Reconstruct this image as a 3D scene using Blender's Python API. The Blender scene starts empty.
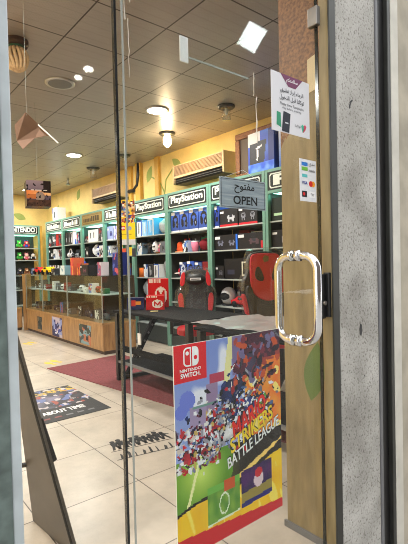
import bpy, math, random
from math import sin, cos, pi, hypot, radians
from mathutils import Vector, Matrix, noise as mnoise
rng = random.Random(7)
sc = bpy.context.scene
COL = sc.collection

# ------------------------------------------------------------------ helpers
def lin(c):
    return tuple((x/255/12.92 if x/255 <= .04045 else ((x/255+.055)/1.055)**2.4) for x in c)

class MB:
    """collects shapes; build() links them as one mesh object"""
    def __init__(s): s.v=[]; s.f=[]; s.c=[]
    def add(s, vs, fs, col=(200,200,200)):
        n=len(s.v); s.v += [tuple(p) for p in vs]
        for f in fs: s.f.append([i+n for i in f]); s.c.append(col)
        return s
    def box(s,x0,x1,y0,y1,z0,z1,col=(200,200,200)):
        return s.add([(x0,y0,z0),(x1,y0,z0),(x1,y1,z0),(x0,y1,z0),(x0,y0,z1),(x1,y0,z1),(x1,y1,z1),(x0,y1,z1)],
              [(0,3,2,1),(4,5,6,7),(0,1,5,4),(1,2,6,5),(2,3,7,6),(3,0,4,7)],col)
    def prism(s,pts,y0,y1,col=(200,200,200)):
        """outline in x,z extruded along y"""
        n=len(pts)
        vs=[(x,y0,z) for x,z in pts]+[(x,y1,z) for x,z in pts]
        fs=[tuple(range(n)),tuple(range(2*n-1,n-1,-1))]+[(i,i+n,(i+1)%n+n,(i+1)%n) for i in range(n)]
        return s.add(vs,fs,col)
    def prismz(s,pts,z0,z1,col=(200,200,200)):
        n=len(pts)
        vs=[(x,y,z0) for x,y in pts]+[(x,y,z1) for x,y in pts]
        fs=[tuple(range(n-1,-1,-1)),tuple(range(n,2*n))]+[(i,(i+1)%n,(i+1)%n+n,i+n) for i in range(n)]
        return s.add(vs,fs,col)
    def tube(s,pts,r,n=10,col=(200,200,200),closed=False):
        pts=[Vector(p) for p in pts]; m=len(pts); vs=[]; up=None
        for i,p in enumerate(pts):
            a=pts[(i-1)%m] if (i or closed) else pts[i]; b=pts[(i+1)%m] if (i<m-1 or closed) else pts[i]
            t=(b-a).normalized()
            if up is None: up=t.orthogonal().normalized()
            up=(up-t*up.dot(t)); up = up.normalized() if up.length>1e-6 else t.orthogonal().normalized()
            w=t.cross(up); rr=r[i] if isinstance(r,(list,tuple)) else r
            for k in range(n):
                a_=2*pi*k/n; vs.append(p+(up*cos(a_)+w*sin(a_))*rr)
        fs=[]
        for i in range(m if closed else m-1):
            j=(i+1)%m
            for k in range(n): fs.append((i*n+k,i*n+(k+1)%n,j*n+(k+1)%n,j*n+k))
        if not closed: fs+= [tuple(range(n-1,-1,-1)),tuple(range((m-1)*n,m*n))]
        return s.add(vs,fs,col)
    def lathe(s,prof,cx=0,cy=0,n=20,col=(200,200,200)):
        vs=[];m=len(prof)
        for r,z in prof:
            for k in range(n): vs.append((cx+r*cos(2*pi*k/n),cy+r*sin(2*pi*k/n),z))
        fs=[(i*n+k,i*n+(k+1)%n,(i+1)*n+(k+1)%n,(i+1)*n+k) for i in range(m-1) for k in range(n)]
        fs+=[tuple(range(n-1,-1,-1)),tuple(range((m-1)*n,m*n))]
        return s.add(vs,fs,col)
    def ell(s,c,r,n=12,m=8,col=(200,200,200),jit=0,seed=0):
        vs=[];
        for i in range(m+1):
            th=pi*i/m
            for k in range(n):
                ph=2*pi*k/n; d=Vector((sin(th)*cos(ph),sin(th)*sin(ph),cos(th)))
                q=1+(jit*mnoise.noise(d*2.1+Vector((seed*3.1,seed,0))) if jit else 0)
                vs.append((c[0]+r[0]*d.x*q,c[1]+r[1]*d.y*q,c[2]+r[2]*d.z*q))
        fs=[(i*n+k,(i+1)*n+k,(i+1)*n+(k+1)%n,i*n+(k+1)%n) for i in range(m) for k in range(n)]
        return s.add(vs,fs,col)
    def grid(s,o,du,dv,nu,nv,paint):
        """printed rectangle; paint(u,v) gives an sRGB colour"""
        o,du,dv=Vector(o),Vector(du),Vector(dv); n=len(s.v)
        for j in range(nv+1):
            for i in range(nu+1): s.v.append(tuple(o+du*(i/nu)+dv*(j/nv)))
        for j in range(nv):
            for i in range(nu):
                a=n+j*(nu+1)+i; s.f.append([a,a+1,a+nu+2,a+nu+1]); s.c.append(paint((i+.5)/nu,(j+.5)/nv))
        return s
    def build(s,name,mat,parent=None,smooth=False,bevel=0,loc=None,rotz=0,seg=2,kind=None,label=None):
        me=bpy.data.meshes.new(name); me.from_pydata(s.v,[],s.f)
        if mat.get('printed'):
            at=me.color_attributes.new('Col','FLOAT_COLOR','CORNER'); k=0
            for p,c in zip(me.polygons,s.c):
                l=lin(c)
                for _ in p.vertices: at.data[k].color=(l[0],l[1],l[2],1); k+=1
        me.materials.append(mat); me.update()
        if smooth:
            for p in me.polygons: p.use_smooth=True
        ob=bpy.data.objects.new(name,me); COL.objects.link(ob)
        if bevel:
            b=ob.modifiers.new('bevel','BEVEL'); b.width=bevel; b.segments=seg; b.limit_method='ANGLE'
        if smooth and smooth!='all':
            pass
        if parent: ob.parent=parent
        if loc is not None: ob.location=loc
        if rotz: ob.rotation_euler.z=rotz
        if kind: ob['kind']=kind
        if label: ob['label']=label
        return ob

def thing(name,label,cat,loc=(0,0,0),rotz=0,group=None):
    o=bpy.data.objects.new(name,None); o.empty_display_size=.05; COL.objects.link(o)
    o.location=loc; o.rotation_euler=(0,0,rotz)
    return tag(o,label,cat,group)
def tag(o,label,cat,group=None):
    o['label']=label; o['category']=cat
    if group: o['group']=group
    return o
def kids(o): return [x for x in COL.objects if x.parent==o]
def dup(o,loc,rotz=None,label=None,parent=None):
    c=o.copy(); COL.objects.link(c); c.parent=parent
    if parent is None:
        c.location=loc
        if rotz is not None: c.rotation_euler.z=rotz
        if label: c['label']=label
    for k in kids(o): dup(k,None,parent=c)
    return c

# Arabic letters joined into their written forms, laid out left to right
AR={'ا':(0xFE8D,2),'ب':(0xFE8F,4),'ت':(0xFE95,4),'ج':(0xFE9D,4),'ح':(0xFEA1,4),'خ':(0xFEA5,4),'د':(0xFEA9,2),'ر':(0xFEAD,2),'ز':(0xFEAF,2),
    'س':(0xFEB1,4),'ط':(0xFEC1,4),'ف':(0xFED1,4),'ق':(0xFED5,4),'ك':(0xFED9,4),'ل':(0xFEDD,4),'م':(0xFEE1,4),'ن':(0xFEE5,4),'و':(0xFEED,2),
    'ي':(0xFEF1,4),'إ':(0xFE87,2),'ء':(0xFE80,1)}
def arabic(t):
    out=[]
    for i,ch in enumerate(t):
        if ch not in AR: out.append(ch); continue
        base,nf=AR[ch]
        pj= i>0 and t[i-1] in AR and AR[t[i-1]][1]==4 and nf>1
        nj= i<len(t)-1 and t[i+1] in AR and AR[t[i+1]][1]>1 and nf==4
        out.append(chr(base+(3 if pj and nj else 1 if pj else 2 if nj else 0)))
    return ''.join(reversed(out))
_tc={}
def text_mesh(t):
    """verts and faces of a line of lettering, scaled to a unit box"""
    if t in _tc: return _tc[t]
    cu=bpy.data.curves.new('lettering','FONT'); cu.body=t; cu.extrude=0; cu.resolution_u=3
    ob=bpy.data.objects.new('lettering',cu); COL.objects.link(ob)
    dg=bpy.context.evaluated_depsgraph_get()
    me=bpy.data.meshes.new_from_object(ob.evaluated_get(dg))
    vs=[v.co.copy() for v in me.vertices]; fs=[tuple(p.vertices) for p in me.polygons]
    bpy.data.objects.remove(ob); bpy.data.curves.remove(cu); bpy.data.meshes.remove(me)
    if vs:
        x0=min(v.x for v in vs);x1=max(v.x for v in vs);y0=min(v.y for v in vs);y1=max(v.y for v in vs)
        vs=[((v.x-x0)/max(1e-6,x1-x0),(v.y-y0)/max(1e-6,y1-y0)) for v in vs]
    _tc[t]=(vs,fs); return _tc[t]
def put_text(mb,t,o,du,dv,col,bold=0):
    """lettering filling the parallelogram o, du, dv"""
    vs,fs=text_mesh(t); o,du,dv=Vector(o),Vector(du),Vector(dv)
    offs=[(0,0)] if not bold else [(0,0),(bold,0),(0,bold),(bold,bold)]
    nrm=du.cross(dv).normalized()
    for k,(a,b) in enumerate(offs):
        mb.add([o+du*(x+a/max(1e-6,du.length))+dv*(y+b/max(1e-6,dv.length))+nrm*(k*2e-5) for x,y in vs],fs,col)

# ------------------------------------------------------------------ materials
def mat(name,col,rough=.5,metal=0,var=0,scale=8,bump=0,bscale=60,spec=.5,coat=0,emis=None,estr=0):
    m=bpy.data.materials.new(name); m.use_nodes=True; nt=m.node_tree; b=nt.nodes['Principled BSDF']
    c=lin(col); b.inputs['Base Color'].default_value=(*c,1); b.inputs['Roughness'].default_value=rough
    b.inputs['Metallic'].default_value=metal; b.inputs['Specular IOR Level'].default_value=spec
    if coat: b.inputs['Coat Weight'].default_value=coat
    tc=nt.nodes.new('ShaderNodeTexCoord')
    if var:
        n=nt.nodes.new('ShaderNodeTexNoise'); n.inputs['Scale'].default_value=scale; n.inputs['Detail'].default_value=6
        nt.links.new(tc.outputs['Object'],n.inputs['Vector'])
        r=nt.nodes.new('ShaderNodeValToRGB'); r.color_ramp.elements[0].position=.3; r.color_ramp.elements[1].position=.7
        r.color_ramp.elements[0].color=(*[x*(1-var) for x in c],1); r.color_ramp.elements[1].color=(*[min(1,x*(1+var)) for x in c],1)
        nt.links.new(n.outputs['Fac'],r.inputs['Fac']); nt.links.new(r.outputs['Color'],b.inputs['Base Color'])
    if bump:
        n=nt.nodes.new('ShaderNodeTexNoise'); n.inputs['Scale'].default_value=bscale
        nt.links.new(tc.outputs['Object'],n.inputs['Vector'])
        bp=nt.nodes.new('ShaderNodeBump'); bp.inputs['Strength'].default_value=bump; bp.inputs['Distance'].default_value=.01
        nt.links.new(n.outputs['Fac'],bp.inputs['Height']); nt.links.new(bp.outputs['Normal'],b.inputs['Normal'])
    if emis:
        b.inputs['Emission Color'].default_value=(*lin(emis),1); b.inputs['Emission Strength'].default_value=estr
    return m
def printed(name,rough=.35,spec=.3):
    m=bpy.data.materials.new(name); m.use_nodes=True; nt=m.node_tree; b=nt.nodes['Principled BSDF']
    a=nt.nodes.new('ShaderNodeVertexColor'); a.layer_name='Col'
    nt.links.new(a.outputs['Color'],b.inputs['Base Color']); b.inputs['Roughness'].default_value=rough
    b.inputs['Specular IOR Level'].default_value=spec; m['printed']=True; return m
def glass(name,tint=(.97,.985,.98),base=.02,power=5,gain=.9,milk=0):
    m=bpy.data.materials.new(name); m.use_nodes=True; nt=m.node_tree; nt.nodes.remove(nt.nodes['Principled BSDF'])
    out=nt.nodes['Material Output']
    lw=nt.nodes.new('ShaderNodeLayerWeight'); lw.inputs['Blend'].default_value=.5
    p=nt.nodes.new('ShaderNodeMath'); p.operation='POWER'; p.inputs[1].default_value=power
    nt.links.new(lw.outputs['Facing'],p.inputs[0])
    q=nt.nodes.new('ShaderNodeMath'); q.operation='MULTIPLY_ADD'; q.inputs[1].default_value=gain; q.inputs[2].default_value=base
    nt.links.new(p.outputs[0],q.inputs[0])
    t=nt.nodes.new('ShaderNodeBsdfTransparent'); t.inputs[0].default_value=(*tint,1)
    g=nt.nodes.new('ShaderNodeBsdfGlossy'); g.inputs['Roughness'].default_value=0.02
    mx=nt.nodes.new('ShaderNodeMixShader'); nt.links.new(q.outputs[0],mx.inputs[0]); nt.links.new(t.outputs[0],mx.inputs[1]); nt.links.new(g.outputs[0],mx.inputs[2])
    last=mx
    if milk:
        d=nt.nodes.new('ShaderNodeBsdfDiffuse'); d.inputs[0].default_value=(.85,.85,.85,1)
        m2=nt.nodes.new('ShaderNodeMixShader'); m2.inputs[0].default_value=milk
        nt.links.new(mx.outputs[0],m2.inputs[1]); nt.links.new(d.outputs[0],m2.inputs[2]); last=m2
    nt.links.new(last.outputs[0],out.inputs['Surface']); return m

def tile_mat(name,col,grout,ox,oy,size,gw,rough,var,ribs=False,metal=0):
    m=bpy.data.materials.new(name); m.use_nodes=True; nt=m.node_tree; b=nt.nodes['Principled BSDF']; L=nt.links.new
    tc=nt.nodes.new('ShaderNodeTexCoord'); sx=nt.nodes.new('ShaderNodeSeparateXYZ'); L(tc.outputs['Object'],sx.inputs[0])
    def M(op,a,bv=None,c=None):
        n=nt.nodes.new('ShaderNodeMath'); n.operation=op
        for i,x in enumerate((a,bv,c)):
            if x is None: continue
            if isinstance(x,(int,float)): n.inputs[i].default_value=x
            else: L(x,n.inputs[i])
        return n.outputs[0]
    def line(o,off):
        f=M('FRACT',M('DIVIDE',M('SUBTRACT',o,off),size)); e=M('MINIMUM',f,M('SUBTRACT',1.0,f)); return M('LESS_THAN',e,gw/size/2)
    g=M('MAXIMUM',line(sx.outputs[0],ox),line(sx.outputs[1],oy))
    n=nt.nodes.new('ShaderNodeTexNoise'); n.inputs['Scale'].default_value=3.5; n.inputs['Detail'].default_value=8; n.inputs['Roughness'].default_value=.65
    L(tc.outputs['Object'],n.inputs['Vector'])
    r=nt.nodes.new('ShaderNodeValToRGB'); c=lin(col); r.color_ramp.elements[0].position=.3; r.color_ramp.elements[1].position=.72
    r.color_ramp.elements[0].color=(*[x*(1-var) for x in c],1); r.color_ramp.elements[1].color=(*[x*(1+var) for x in c],1); L(n.outputs['Fac'],r.inputs['Fac'])
    src=r.outputs['Color']
    # each tile a slightly different tone
    cx=nt.nodes.new('ShaderNodeCombineXYZ'); L(M('FLOOR',M('DIVIDE',M('SUBTRACT',sx.outputs[0],ox),size)),cx.inputs[0]); L(M('FLOOR',M('DIVIDE',M('SUBTRACT',sx.outputs[1],oy),size)),cx.inputs[1])
    wn=nt.nodes.new('ShaderNodeTexWhiteNoise'); L(cx.outputs[0],wn.inputs[0])
    hs=nt.nodes.new('ShaderNodeHueSaturation'); L(src,hs.inputs['Color']); L(M('MULTIPLY_ADD',wn.outputs['Value'],.12,.94),hs.inputs['Value']); src=hs.outputs['Color']
    if ribs:
        fr=M('FRACT',M('DIVIDE',sx.outputs[1],.1)); rib=M('LESS_THAN',fr,.12)
        # punched holes in diamond groups
        hx=M('FRACT',M('DIVIDE',M('ADD',sx.outputs[0],sx.outputs[1]),.03)); hy=M('FRACT',M('DIVIDE',M('SUBTRACT',sx.outputs[0],sx.outputs[1]),.03))
        hole=M('MULTIPLY',M('LESS_THAN',hx,.45),M('LESS_THAN',hy,.45))
        mxr=nt.nodes.new('ShaderNodeMixRGB'); L(M('MULTIPLY',M('MAXIMUM',rib,M('MULTIPLY',hole,.7)),.2),mxr.inputs[0]); L(src,mxr.inputs[1]); mxr.inputs[2].default_value=(*[x*.45 for x in c],1); src=mxr.outputs[0]
    mx=nt.nodes.new('ShaderNodeMixRGB'); L(g,mx.inputs[0]); L(src,mx.inputs[1]); mx.inputs[2].default_value=(*lin(grout),1)
    L(mx.outputs[0],b.inputs['Base Color']); b.inputs['Roughness'].default_value=rough; b.inputs['Metallic'].default_value=metal
    bp=nt.nodes.new('ShaderNodeBump'); bp.inputs['Strength'].default_value=.4; bp.inputs['Distance'].default_value=.003; L(M('SUBTRACT',1.0,g),bp.inputs['Height']); L(bp.outputs['Normal'],b.inputs['Normal'])
    return m

def wood_mat(name,col,dark,rough=.35,axis='Z'):
    m=bpy.data.materials.new(name); m.use_nodes=True; nt=m.node_tree; b=nt.nodes['Principled BSDF']; L=nt.links.new
    tc=nt.nodes.new('ShaderNodeTexCoord'); mp=nt.nodes.new('ShaderNodeMapping'); L(tc.outputs['Object'],mp.inputs[0])
    mp.inputs['Scale'].default_value=(9,9,1.2) if axis=='Z' else (1.2,9,9)
    n=nt.nodes.new('ShaderNodeTexNoise'); n.inputs['Scale'].default_value=3; n.inputs['Detail'].default_value=8; n.inputs['Distortion'].default_value=.8; L(mp.outputs[0],n.inputs['Vector'])
    r=nt.nodes.new('ShaderNodeValToRGB'); r.color_ramp.elements[0].color=(*lin(dark),1); r.color_ramp.elements[1].color=(*lin(col),1); r.color_ramp.elements[0].position=.3; r.color_ramp.elements[1].position=.65
    L(n.outputs['Fac'],r.inputs['Fac']); L(r.outputs['Color'],b.inputs['Base Color']); b.inputs['Roughness'].default_value=rough; return m

def plaster_mat():
    """pitted grey render of the street column"""
    m=bpy.data.materials.new('pitted_plaster'); m.use_nodes=True; nt=m.node_tree; b=nt.nodes['Principled BSDF']; L=nt.links.new
    tc=nt.nodes.new('ShaderNodeTexCoord')
    n=nt.nodes.new('ShaderNodeTexNoise'); n.inputs['Scale'].default_value=5; n.inputs['Detail'].default_value=8; L(tc.outputs['Object'],n.inputs['Vector'])
    r=nt.nodes.new('ShaderNodeValToRGB'); r.color_ramp.elements[0].color=(*lin((148,145,138)),1); r.color_ramp.elements[1].color=(*lin((196,194,188)),1); r.color_ramp.elements[0].position=.3; r.color_ramp.elements[1].position=.65; L(n.outputs['Fac'],r.inputs['Fac'])
    n2=nt.nodes.new('ShaderNodeTexNoise'); n2.inputs['Scale'].default_value=110; n2.inputs['Detail'].default_value=3; L(tc.outputs['Object'],n2.inputs['Vector'])
    r2=nt.nodes.new('ShaderNodeValToRGB'); r2.color_ramp.elements[0].color=(.42,.40,.37,1); r2.color_ramp.elements[1].color=(1,1,1,1); r2.color_ramp.elements[0].position=.34; r2.color_ramp.elements[1].position=.46; L(n2.outputs['Fac'],r2.inputs['Fac'])
    mx=nt.nodes.new('ShaderNodeMixRGB'); mx.blend_type='MULTIPLY'; mx.inputs[0].default_value=.8; L(r.outputs['Color'],mx.inputs[1]); L(r2.outputs['Color'],mx.inputs[2])
    L(mx.outputs[0],b.inputs['Base Color']); b.inputs['Roughness'].default_value=.9
    bp=nt.nodes.new('ShaderNodeBump'); bp.inputs['Strength'].default_value=.5; bp.inputs['Distance'].default_value=.004; L(n2.outputs['Fac'],bp.inputs['Height']); L(bp.outputs['Normal'],b.inputs['Normal'])
    return m
def mural_mat():
    """the pillar: tan limewash below, brown speckled paint above a slanting painted edge"""
    m=bpy.data.materials.new('painted_pillar'); m.use_nodes=True; nt=m.node_tree; b=nt.nodes['Principled BSDF']; L=nt.links.new
    tc=nt.nodes.new('ShaderNodeTexCoord'); sx=nt.nodes.new('ShaderNodeSeparateXYZ'); L(tc.outputs['Object'],sx.inputs[0])
    def ramp(fac,a,c,p0,p1):
        r=nt.nodes.new('ShaderNodeValToRGB'); r.color_ramp.elements[0].color=(*lin(a),1); r.color_ramp.elements[1].color=(*lin(c),1); r.color_ramp.elements[0].position=p0; r.color_ramp.elements[1].position=p1; L(fac,r.inputs[0]); return r.outputs[0]
    mp=nt.nodes.new('ShaderNodeMapping'); L(tc.outputs['Object'],mp.inputs[0]); mp.inputs['Scale'].default_value=(8,8,1.5)
    n=nt.nodes.new('ShaderNodeTexNoise'); n.inputs['Scale'].default_value=3; n.inputs['Detail'].default_value=6; L(mp.outputs[0],n.inputs['Vector'])
    low=ramp(n.outputs['Fac'],(118,102,68),(148,130,90),.3,.7)
    n2=nt.nodes.new('ShaderNodeTexNoise'); n2.inputs['Scale'].default_value=70; n2.inputs['Detail'].default_value=3; L(tc.outputs['Object'],n2.inputs['Vector'])
    up=ramp(n2.outputs['Fac'],(92,60,32),(140,98,58),.35,.65)
    def M(op,a,bv,c=None):
        q=nt.nodes.new('ShaderNodeMath'); q.operation=op
        for i,x in enumerate((a,bv,c)):
            if x is None: continue
            if isinstance(x,(int,float)): q.inputs[i].default_value=x
            else: L(x,q.inputs[i])
        return q.outputs[0]
    h=M('MULTIPLY_ADD',sx.outputs[1],1.4,sx.outputs[2])   # slanted edge
    wav=M('MULTIPLY_ADD',n.outputs['Fac'],.25,h)
    k=M('GREATER_THAN',wav,3.92)
    mx=nt.nodes.new('ShaderNodeMixRGB'); L(k,mx.inputs[0]); L(low,mx.inputs[1]); L(up,mx.inputs[2])
    L(mx.outputs[0],b.inputs['Base Color']); b.inputs['Roughness'].default_value=.6; return m

M={}
M['floor']=tile_mat('beige_tile',(182,171,158),(70,60,54),1.325,2.871,.6,.006,.32,.2)
M['ceil']=tile_mat('punched_metal_tile',(168,160,154),(72,62,58),1.455,3.5,.6,.012,.36,.06,ribs=True,metal=.45)
M['yellow']=mat('yellow_wall_paint',(226,198,128),.7,var=.12,scale=3)
M['beam']=mat('dull_yellow_paint',(205,160,70),.6,var=.1)
M['plaster']=plaster_mat(); M['mural']=mural_mat()
M['added_wall']=mat('dark_added_wall',(74,66,60),.9,var=.3,scale=2)
M['pave']=mat('pavement',(150,146,140),.9,var=.15,scale=5)
M['alu']=mat('pale_blue_aluminium',(190,200,204),.5,.1,var=.12,scale=14)
M['marble']=mat('dark_mottled_green_stone',(96,110,106),.35,var=.4,scale=26)
M['darkalu']=mat('dark_aluminium',(62,62,58),.4,.5,var=.15)
M['gasket']=mat('black_rubber',(22,22,24),.55)
M['white_trim']=mat('worn_white_paint',(206,202,190),.6,var=.1,scale=12)
M['stain']=mat('stained_render',(176,168,150),.85,var=.22,scale=7)
M['glass']=glass('shop_glass'); M['cglass']=glass('counter_glass',tint=(.93,.97,.95),base=.05)
M['wrap']=glass('clear_plastic_wrap',tint=(.97,.97,.97),base=.05,power=3,gain=.5,milk=.02)
M['edge']=mat('polished_glass_edge',(18,24,28),.15,0)
M['edgeL']=mat('pale_glass_edge',(160,165,158),.2,.2)
M['chrome']=mat('chrome',(225,225,228),.07,1)
M['steel']=mat('brushed_steel',(120,116,112),.38,.9,var=.15,scale=6)
M['dsteel']=mat('dark_brushed_steel',(100,96,92),.42,.55,var=.15,scale=6)
M['black']=mat('black_paint',(20,20,22),.4); M['blackm']=mat('black_matt',(13,13,14),.75,spec=.12)
M['carpet']=mat('burgundy_carpet',(122,58,62),.95,var=.3,scale=60,bump=.5,bscale=300)
M['wood']=wood_mat('honey_wood',(172,132,84),(128,94,56)); M['woodh']=wood_mat('honey_wood_trim',(182,144,96),(138,104,64),axis='X')
M['brown']=mat('dark_plinth',(60,40,28),.6)
M['teal']=mat('teal_painted_frame',(104,152,138),.4); M['shelf']=mat('white_shelf_board',(170,180,178),.4)
M['inner']=mat('cabinet_lining',(46,54,52),.6)
M['print']=printed('printed_card',.5); M['gloss']=printed('glossy_print',.22); M['cloth']=printed('dyed_cloth',.85,.2)
M['led']=mat('mint_light_strip',(225,255,240),.5,emis=(170,255,226),estr=3.6)
M['lamp']=mat('lit_lamp_disc',(255,255,255),.5,emis=(255,246,228),estr=14)
M['bulb']=mat('lit_warm_bulb',(255,240,200),.5,emis=(255,214,150),estr=30)
M['panel']=mat('lit_square_panel',(255,255,255),.5,emis=(245,250,255),estr=2.2)
M['flood']=mat('lit_flood_light',(255,255,255),.5,emis=(240,252,250),estr=16)
M['street']=mat('lit_street_lamp',(255,255,255),.5,emis=(255,250,235),estr=42)
M['acw']=mat('aged_cream_plastic',(214,186,140),.5,var=.06); M['acb']=mat('brown_grille',(178,144,108),.55)
M['silver']=mat('silver_ring',(190,190,190),.3,.8); M['grey']=mat('mid_grey',(110,110,112),.5)
M['rope']=mat('beige_rope',(214,184,146),.85,var=.15,scale=40); M['green']=mat('dark_green_band',(30,84,56),.5)
M['card']=mat('brown_cardboard',(124,96,80),.8,var=.12); M['white']=mat('white_plastic',(228,228,226),.4)
M['clear']=glass('clear_lamp_glass',tint=(.9,.9,.88),base=.12)
M['frame']=mat('carved_bronze_frame',(120,74,40),.45,.3,var=.5,scale=45,bump=.8,bscale=80)
M['red']=mat('red_leatherette',(200,22,36),.42); M['leat']=mat('black_leatherette',(28,28,30),.45); M['mesh']=mat('charcoal_fabric',(52,52,54),.8)
M['leaf']=mat('painted_leaf_green',(146,160,84),.7,var=.1); M['leafd']=mat('painted_leaf_olive',(88,108,52),.7,var=.1)
M['glue']=mat('dried_white_glue',(214,206,196),.7)
M['patch']=mat('beige_filler',(206,190,158),.8,var=.08)

# ------------------------------------------------------------------ camera
H=1.3
yaw,pit,rol,fpx=.6890,-.022,.023,436.6
cy_,sy_=cos(yaw),sin(yaw)
F=Vector((sy_*cos(pit),cy_*cos(pit),sin(pit))); R=Vector((cy_,-sy_,0)); U=R.cross(F)
cam=bpy.data.cameras.new('camera'); co=bpy.data.objects.new('camera',cam); COL.objects.link(co)
cam.sensor_fit='HORIZONTAL'; cam.sensor_width=36; cam.lens=fpx/408*36; cam.clip_start=.02
cX=R*cos(rol)-U*sin(rol); cY=R*sin(rol)+U*cos(rol); cZ=-F
co.matrix_world=Matrix(((cX.x,cY.x,cZ.x,0),(cX.y,cY.y,cZ.y,0),(cX.z,cY.z,cZ.z,H),(0,0,0,1)))
sc.camera=co

# ------------------------------------------------------------------ the setting
XW,YB,ZC,G=4.35,12.0,3.18,.92
def struct(name,mb,m,parent=None,**k):
    o=mb.build(name,m,parent,**k)
    if parent is None: o['kind']='structure'
    return o
struct('floor',MB().box(-2.6,XW+.1,.86,YB+.1,-.1,0),M['floor'])
struct('ceiling',MB().box(-2.6,XW+.1,.98,YB+.1,ZC,ZC+.1),M['ceil'])
wr=struct('wall_right',MB().box(XW,XW+.12,.98,YB,0,ZC),M['yellow'])
wb=struct('wall_back',MB().box(-2.6,XW+.12,YB,YB+.12,0,ZC),M['yellow'])
struct('wall_left',MB().box(-2.72,-2.6,.98,YB,0,ZC),M['yellow'])
fr=MB(); fr.box(1.64,XW+.1,.9,.98,0,ZC+.1); fr.box(-2.7,.10,.9,.98,0,ZC+.1); fr.box(.10,1.64,.9,.98,2.75,ZC+.1)
struct('wall_front',fr,M['yellow'])
# painted pillar inside the entrance
pl=struct('wall_pillar',MB().box(1.64,2.25,.985,1.388,0,ZC),M['mural'])
MB().box(1.628,1.6395,.99,1.40,0,.03).build('skirting',M['grey'],pl)
def leafpts(cx,cz,w,h,ang,n=8):
    p=[]
    for k in range(n+1):
        t=k/n; p.append((w/2*sin(pi*t)**.9*(1-.25*t), h*(t-.5)))
    for k in range(n-1,0,-1):
        t=k/n; p.append((-w/2*sin(pi*t)**.9*(1-.25*t), h*(t-.5)))
    ca,sa=cos(ang),sin(ang); return [(cx+x*ca-z*sa,cz+x*sa+z*ca) for x,z in p]
def on_right(pts,x,col_mat,name,parent,th=.001):
    n=len(pts)
    mb=MB().add([(x,y,z) for y,z in pts]+[(x-th,y,z) for y,z in pts],[tuple(range(n)),tuple(range(2*n-1,n-1,-1))]+[(i,i+n,(i+1)%n+n,(i+1)%n) for i in range(n)])
    return mb.build(name,col_mat,parent)
on_right(leafpts(1.215,.79,.13,.28,.15),1.6395,M['leafd'],'painted_leaf',pl)
on_right([(1.165,2.06),(1.225,2.05),(1.225,2.20),(1.165,2.215)],1.6395,M['patch'],'filler_patch',pl)
# trims up the right wall and the painted vine
struct('trim_1',MB().box(XW-.07,XW-.002,7.0,7.17,2.3,ZC-.002),M['beam'])
struct('trim_2',MB().box(XW-.05,XW-.002,6.42,6.54,2.3,ZC-.002),M['beam'])
struct('trim_3',MB().box(XW-.05,XW-.002,7.36,7.46,2.3,ZC-.002),M['beam'])
for (y,z,w,h,a) in [(6.78,2.93,.2,.32,.5),(5.93,2.96,.17,.34,-.9),(7.72,2.75,.12,.2,.8),(9.9,2.98,.22,.3,.6),(11.2,2.75,.2,.28,.2)]:
    on_right(leafpts(y,z,w,h,a),XW-.001,M['leaf'],'painted_leaf',wr,.002)
MB().tube([(XW-.004,6.3,2.3),(XW-.004,6.32,2.55),(XW-.004,6.45,2.75),(XW-.004,6.7,2.86)],.012,6).build('painted_stem',M['leaf'],wr)
MB().tube([(XW-.004,6.31,2.5),(XW-.004,6.25,2.75),(XW-.004,6.02,2.92)],.011,6).build('painted_stem',M['leaf'],wr)
MB().prism(leafpts(3.62,2.62,.2,.34,1.2),YB-.003,YB-.001).build('painted_leaf',M['leaf'],wb)
# street side
struct('wall_added_opposite',MB().box(-16,26,-11.5,-11,-.1,15),M['added_wall'])  # unseen dark wall, added to cut the sky haze mirrored in the glass
struct('pavement',MB().box(-12,14,-14,.86,-.14,-.02),M['pave'])
colm=struct('wall_street_column',MB().box(1.340,1.602,.88,.925,-.1,3.4),M['plaster'],bevel=.006)
for pts in ([(1.465,1.02),(1.474,1.015),(1.480,1.03),(1.478,1.055),(1.468,1.06),(1.463,1.04)],[(1.415,1.845),(1.421,1.84),(1.428,1.862),(1.440,1.872),(1.437,1.877),(1.424,1.868)],[(1.49,.86),(1.496,.858),(1.495,.866)]):
    MB().prism(pts,.8785,.8797).build('dark_stain',M['black'],colm)
def frame_piece(n,x0,x1,y0,y1,m): return struct(n,MB().box(x0,x1,y0,y1,-.02,3.3),M[m],bevel=.002)
frame_piece('trim_4',1.303,1.3395,.8865,.924,'mural')
frame_piece('trim_5',1.3015,1.3395,.880,.886,'darkalu')
frame_piece('trim_6',1.6025,1.618,.876,.955,'grey')
frame_piece('trim_7',1.6185,1.695,.895,.955,'black')
frame_piece('trim_8',1.6955,1.7185,.878,.955,'darkalu')
frame_piece('trim_9',1.719,1.777,.876,.955,'white_trim')
struct('wall_street_side',MB().box(1.7775,3.2,.88,.899,-.1,3.4),M['stain'])
frame_piece('trim_10',.2360,.2560,.882,.955,'alu')
struct('wall_entrance_left',MB().box(.10,.2355,.88,.955,-.02,3.3),M['marble'])

# ------------------------------------------------------------------ glass front
w1=MB().box(.2605,.499,.914,.926,0,2.75).build('window_1',M['glass']); w1['kind']='structure'
door=struct('door_1',MB().box(.507,1.282,.914,.926,.02,2.74),M['glass'])
MB().box(.5,.5055,.914,.926,.02,2.74).build('edge_strip',M['edge'],door)
MB().box(.5175,.5215,.910,.9135,.02,2.74).build('edge_line',M['edgeL'],door)
MB().box(1.2825,1.2865,.914,.926,.02,2.74).build('edge_strip',M['edge'],door)
# lock keep on the jamb side
lk=MB().box(1.268,1.288,.9005,.9135,1.095,1.25); lk.box(1.2885,1.3025,.888,.912,1.10,1.255)

lo=lk.build('lock',M['black'],door,bevel=.003)
MB().tube([(1.278,.894,1.15),(1.278,.900,1.15)],.008,12).build('lock_barrel',M['steel'],lo)
MB().box(1.262,1.2815,.90,.94,2.10,2.165).build('hinge_clamp',M['steel'],door,bevel=.003)
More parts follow.
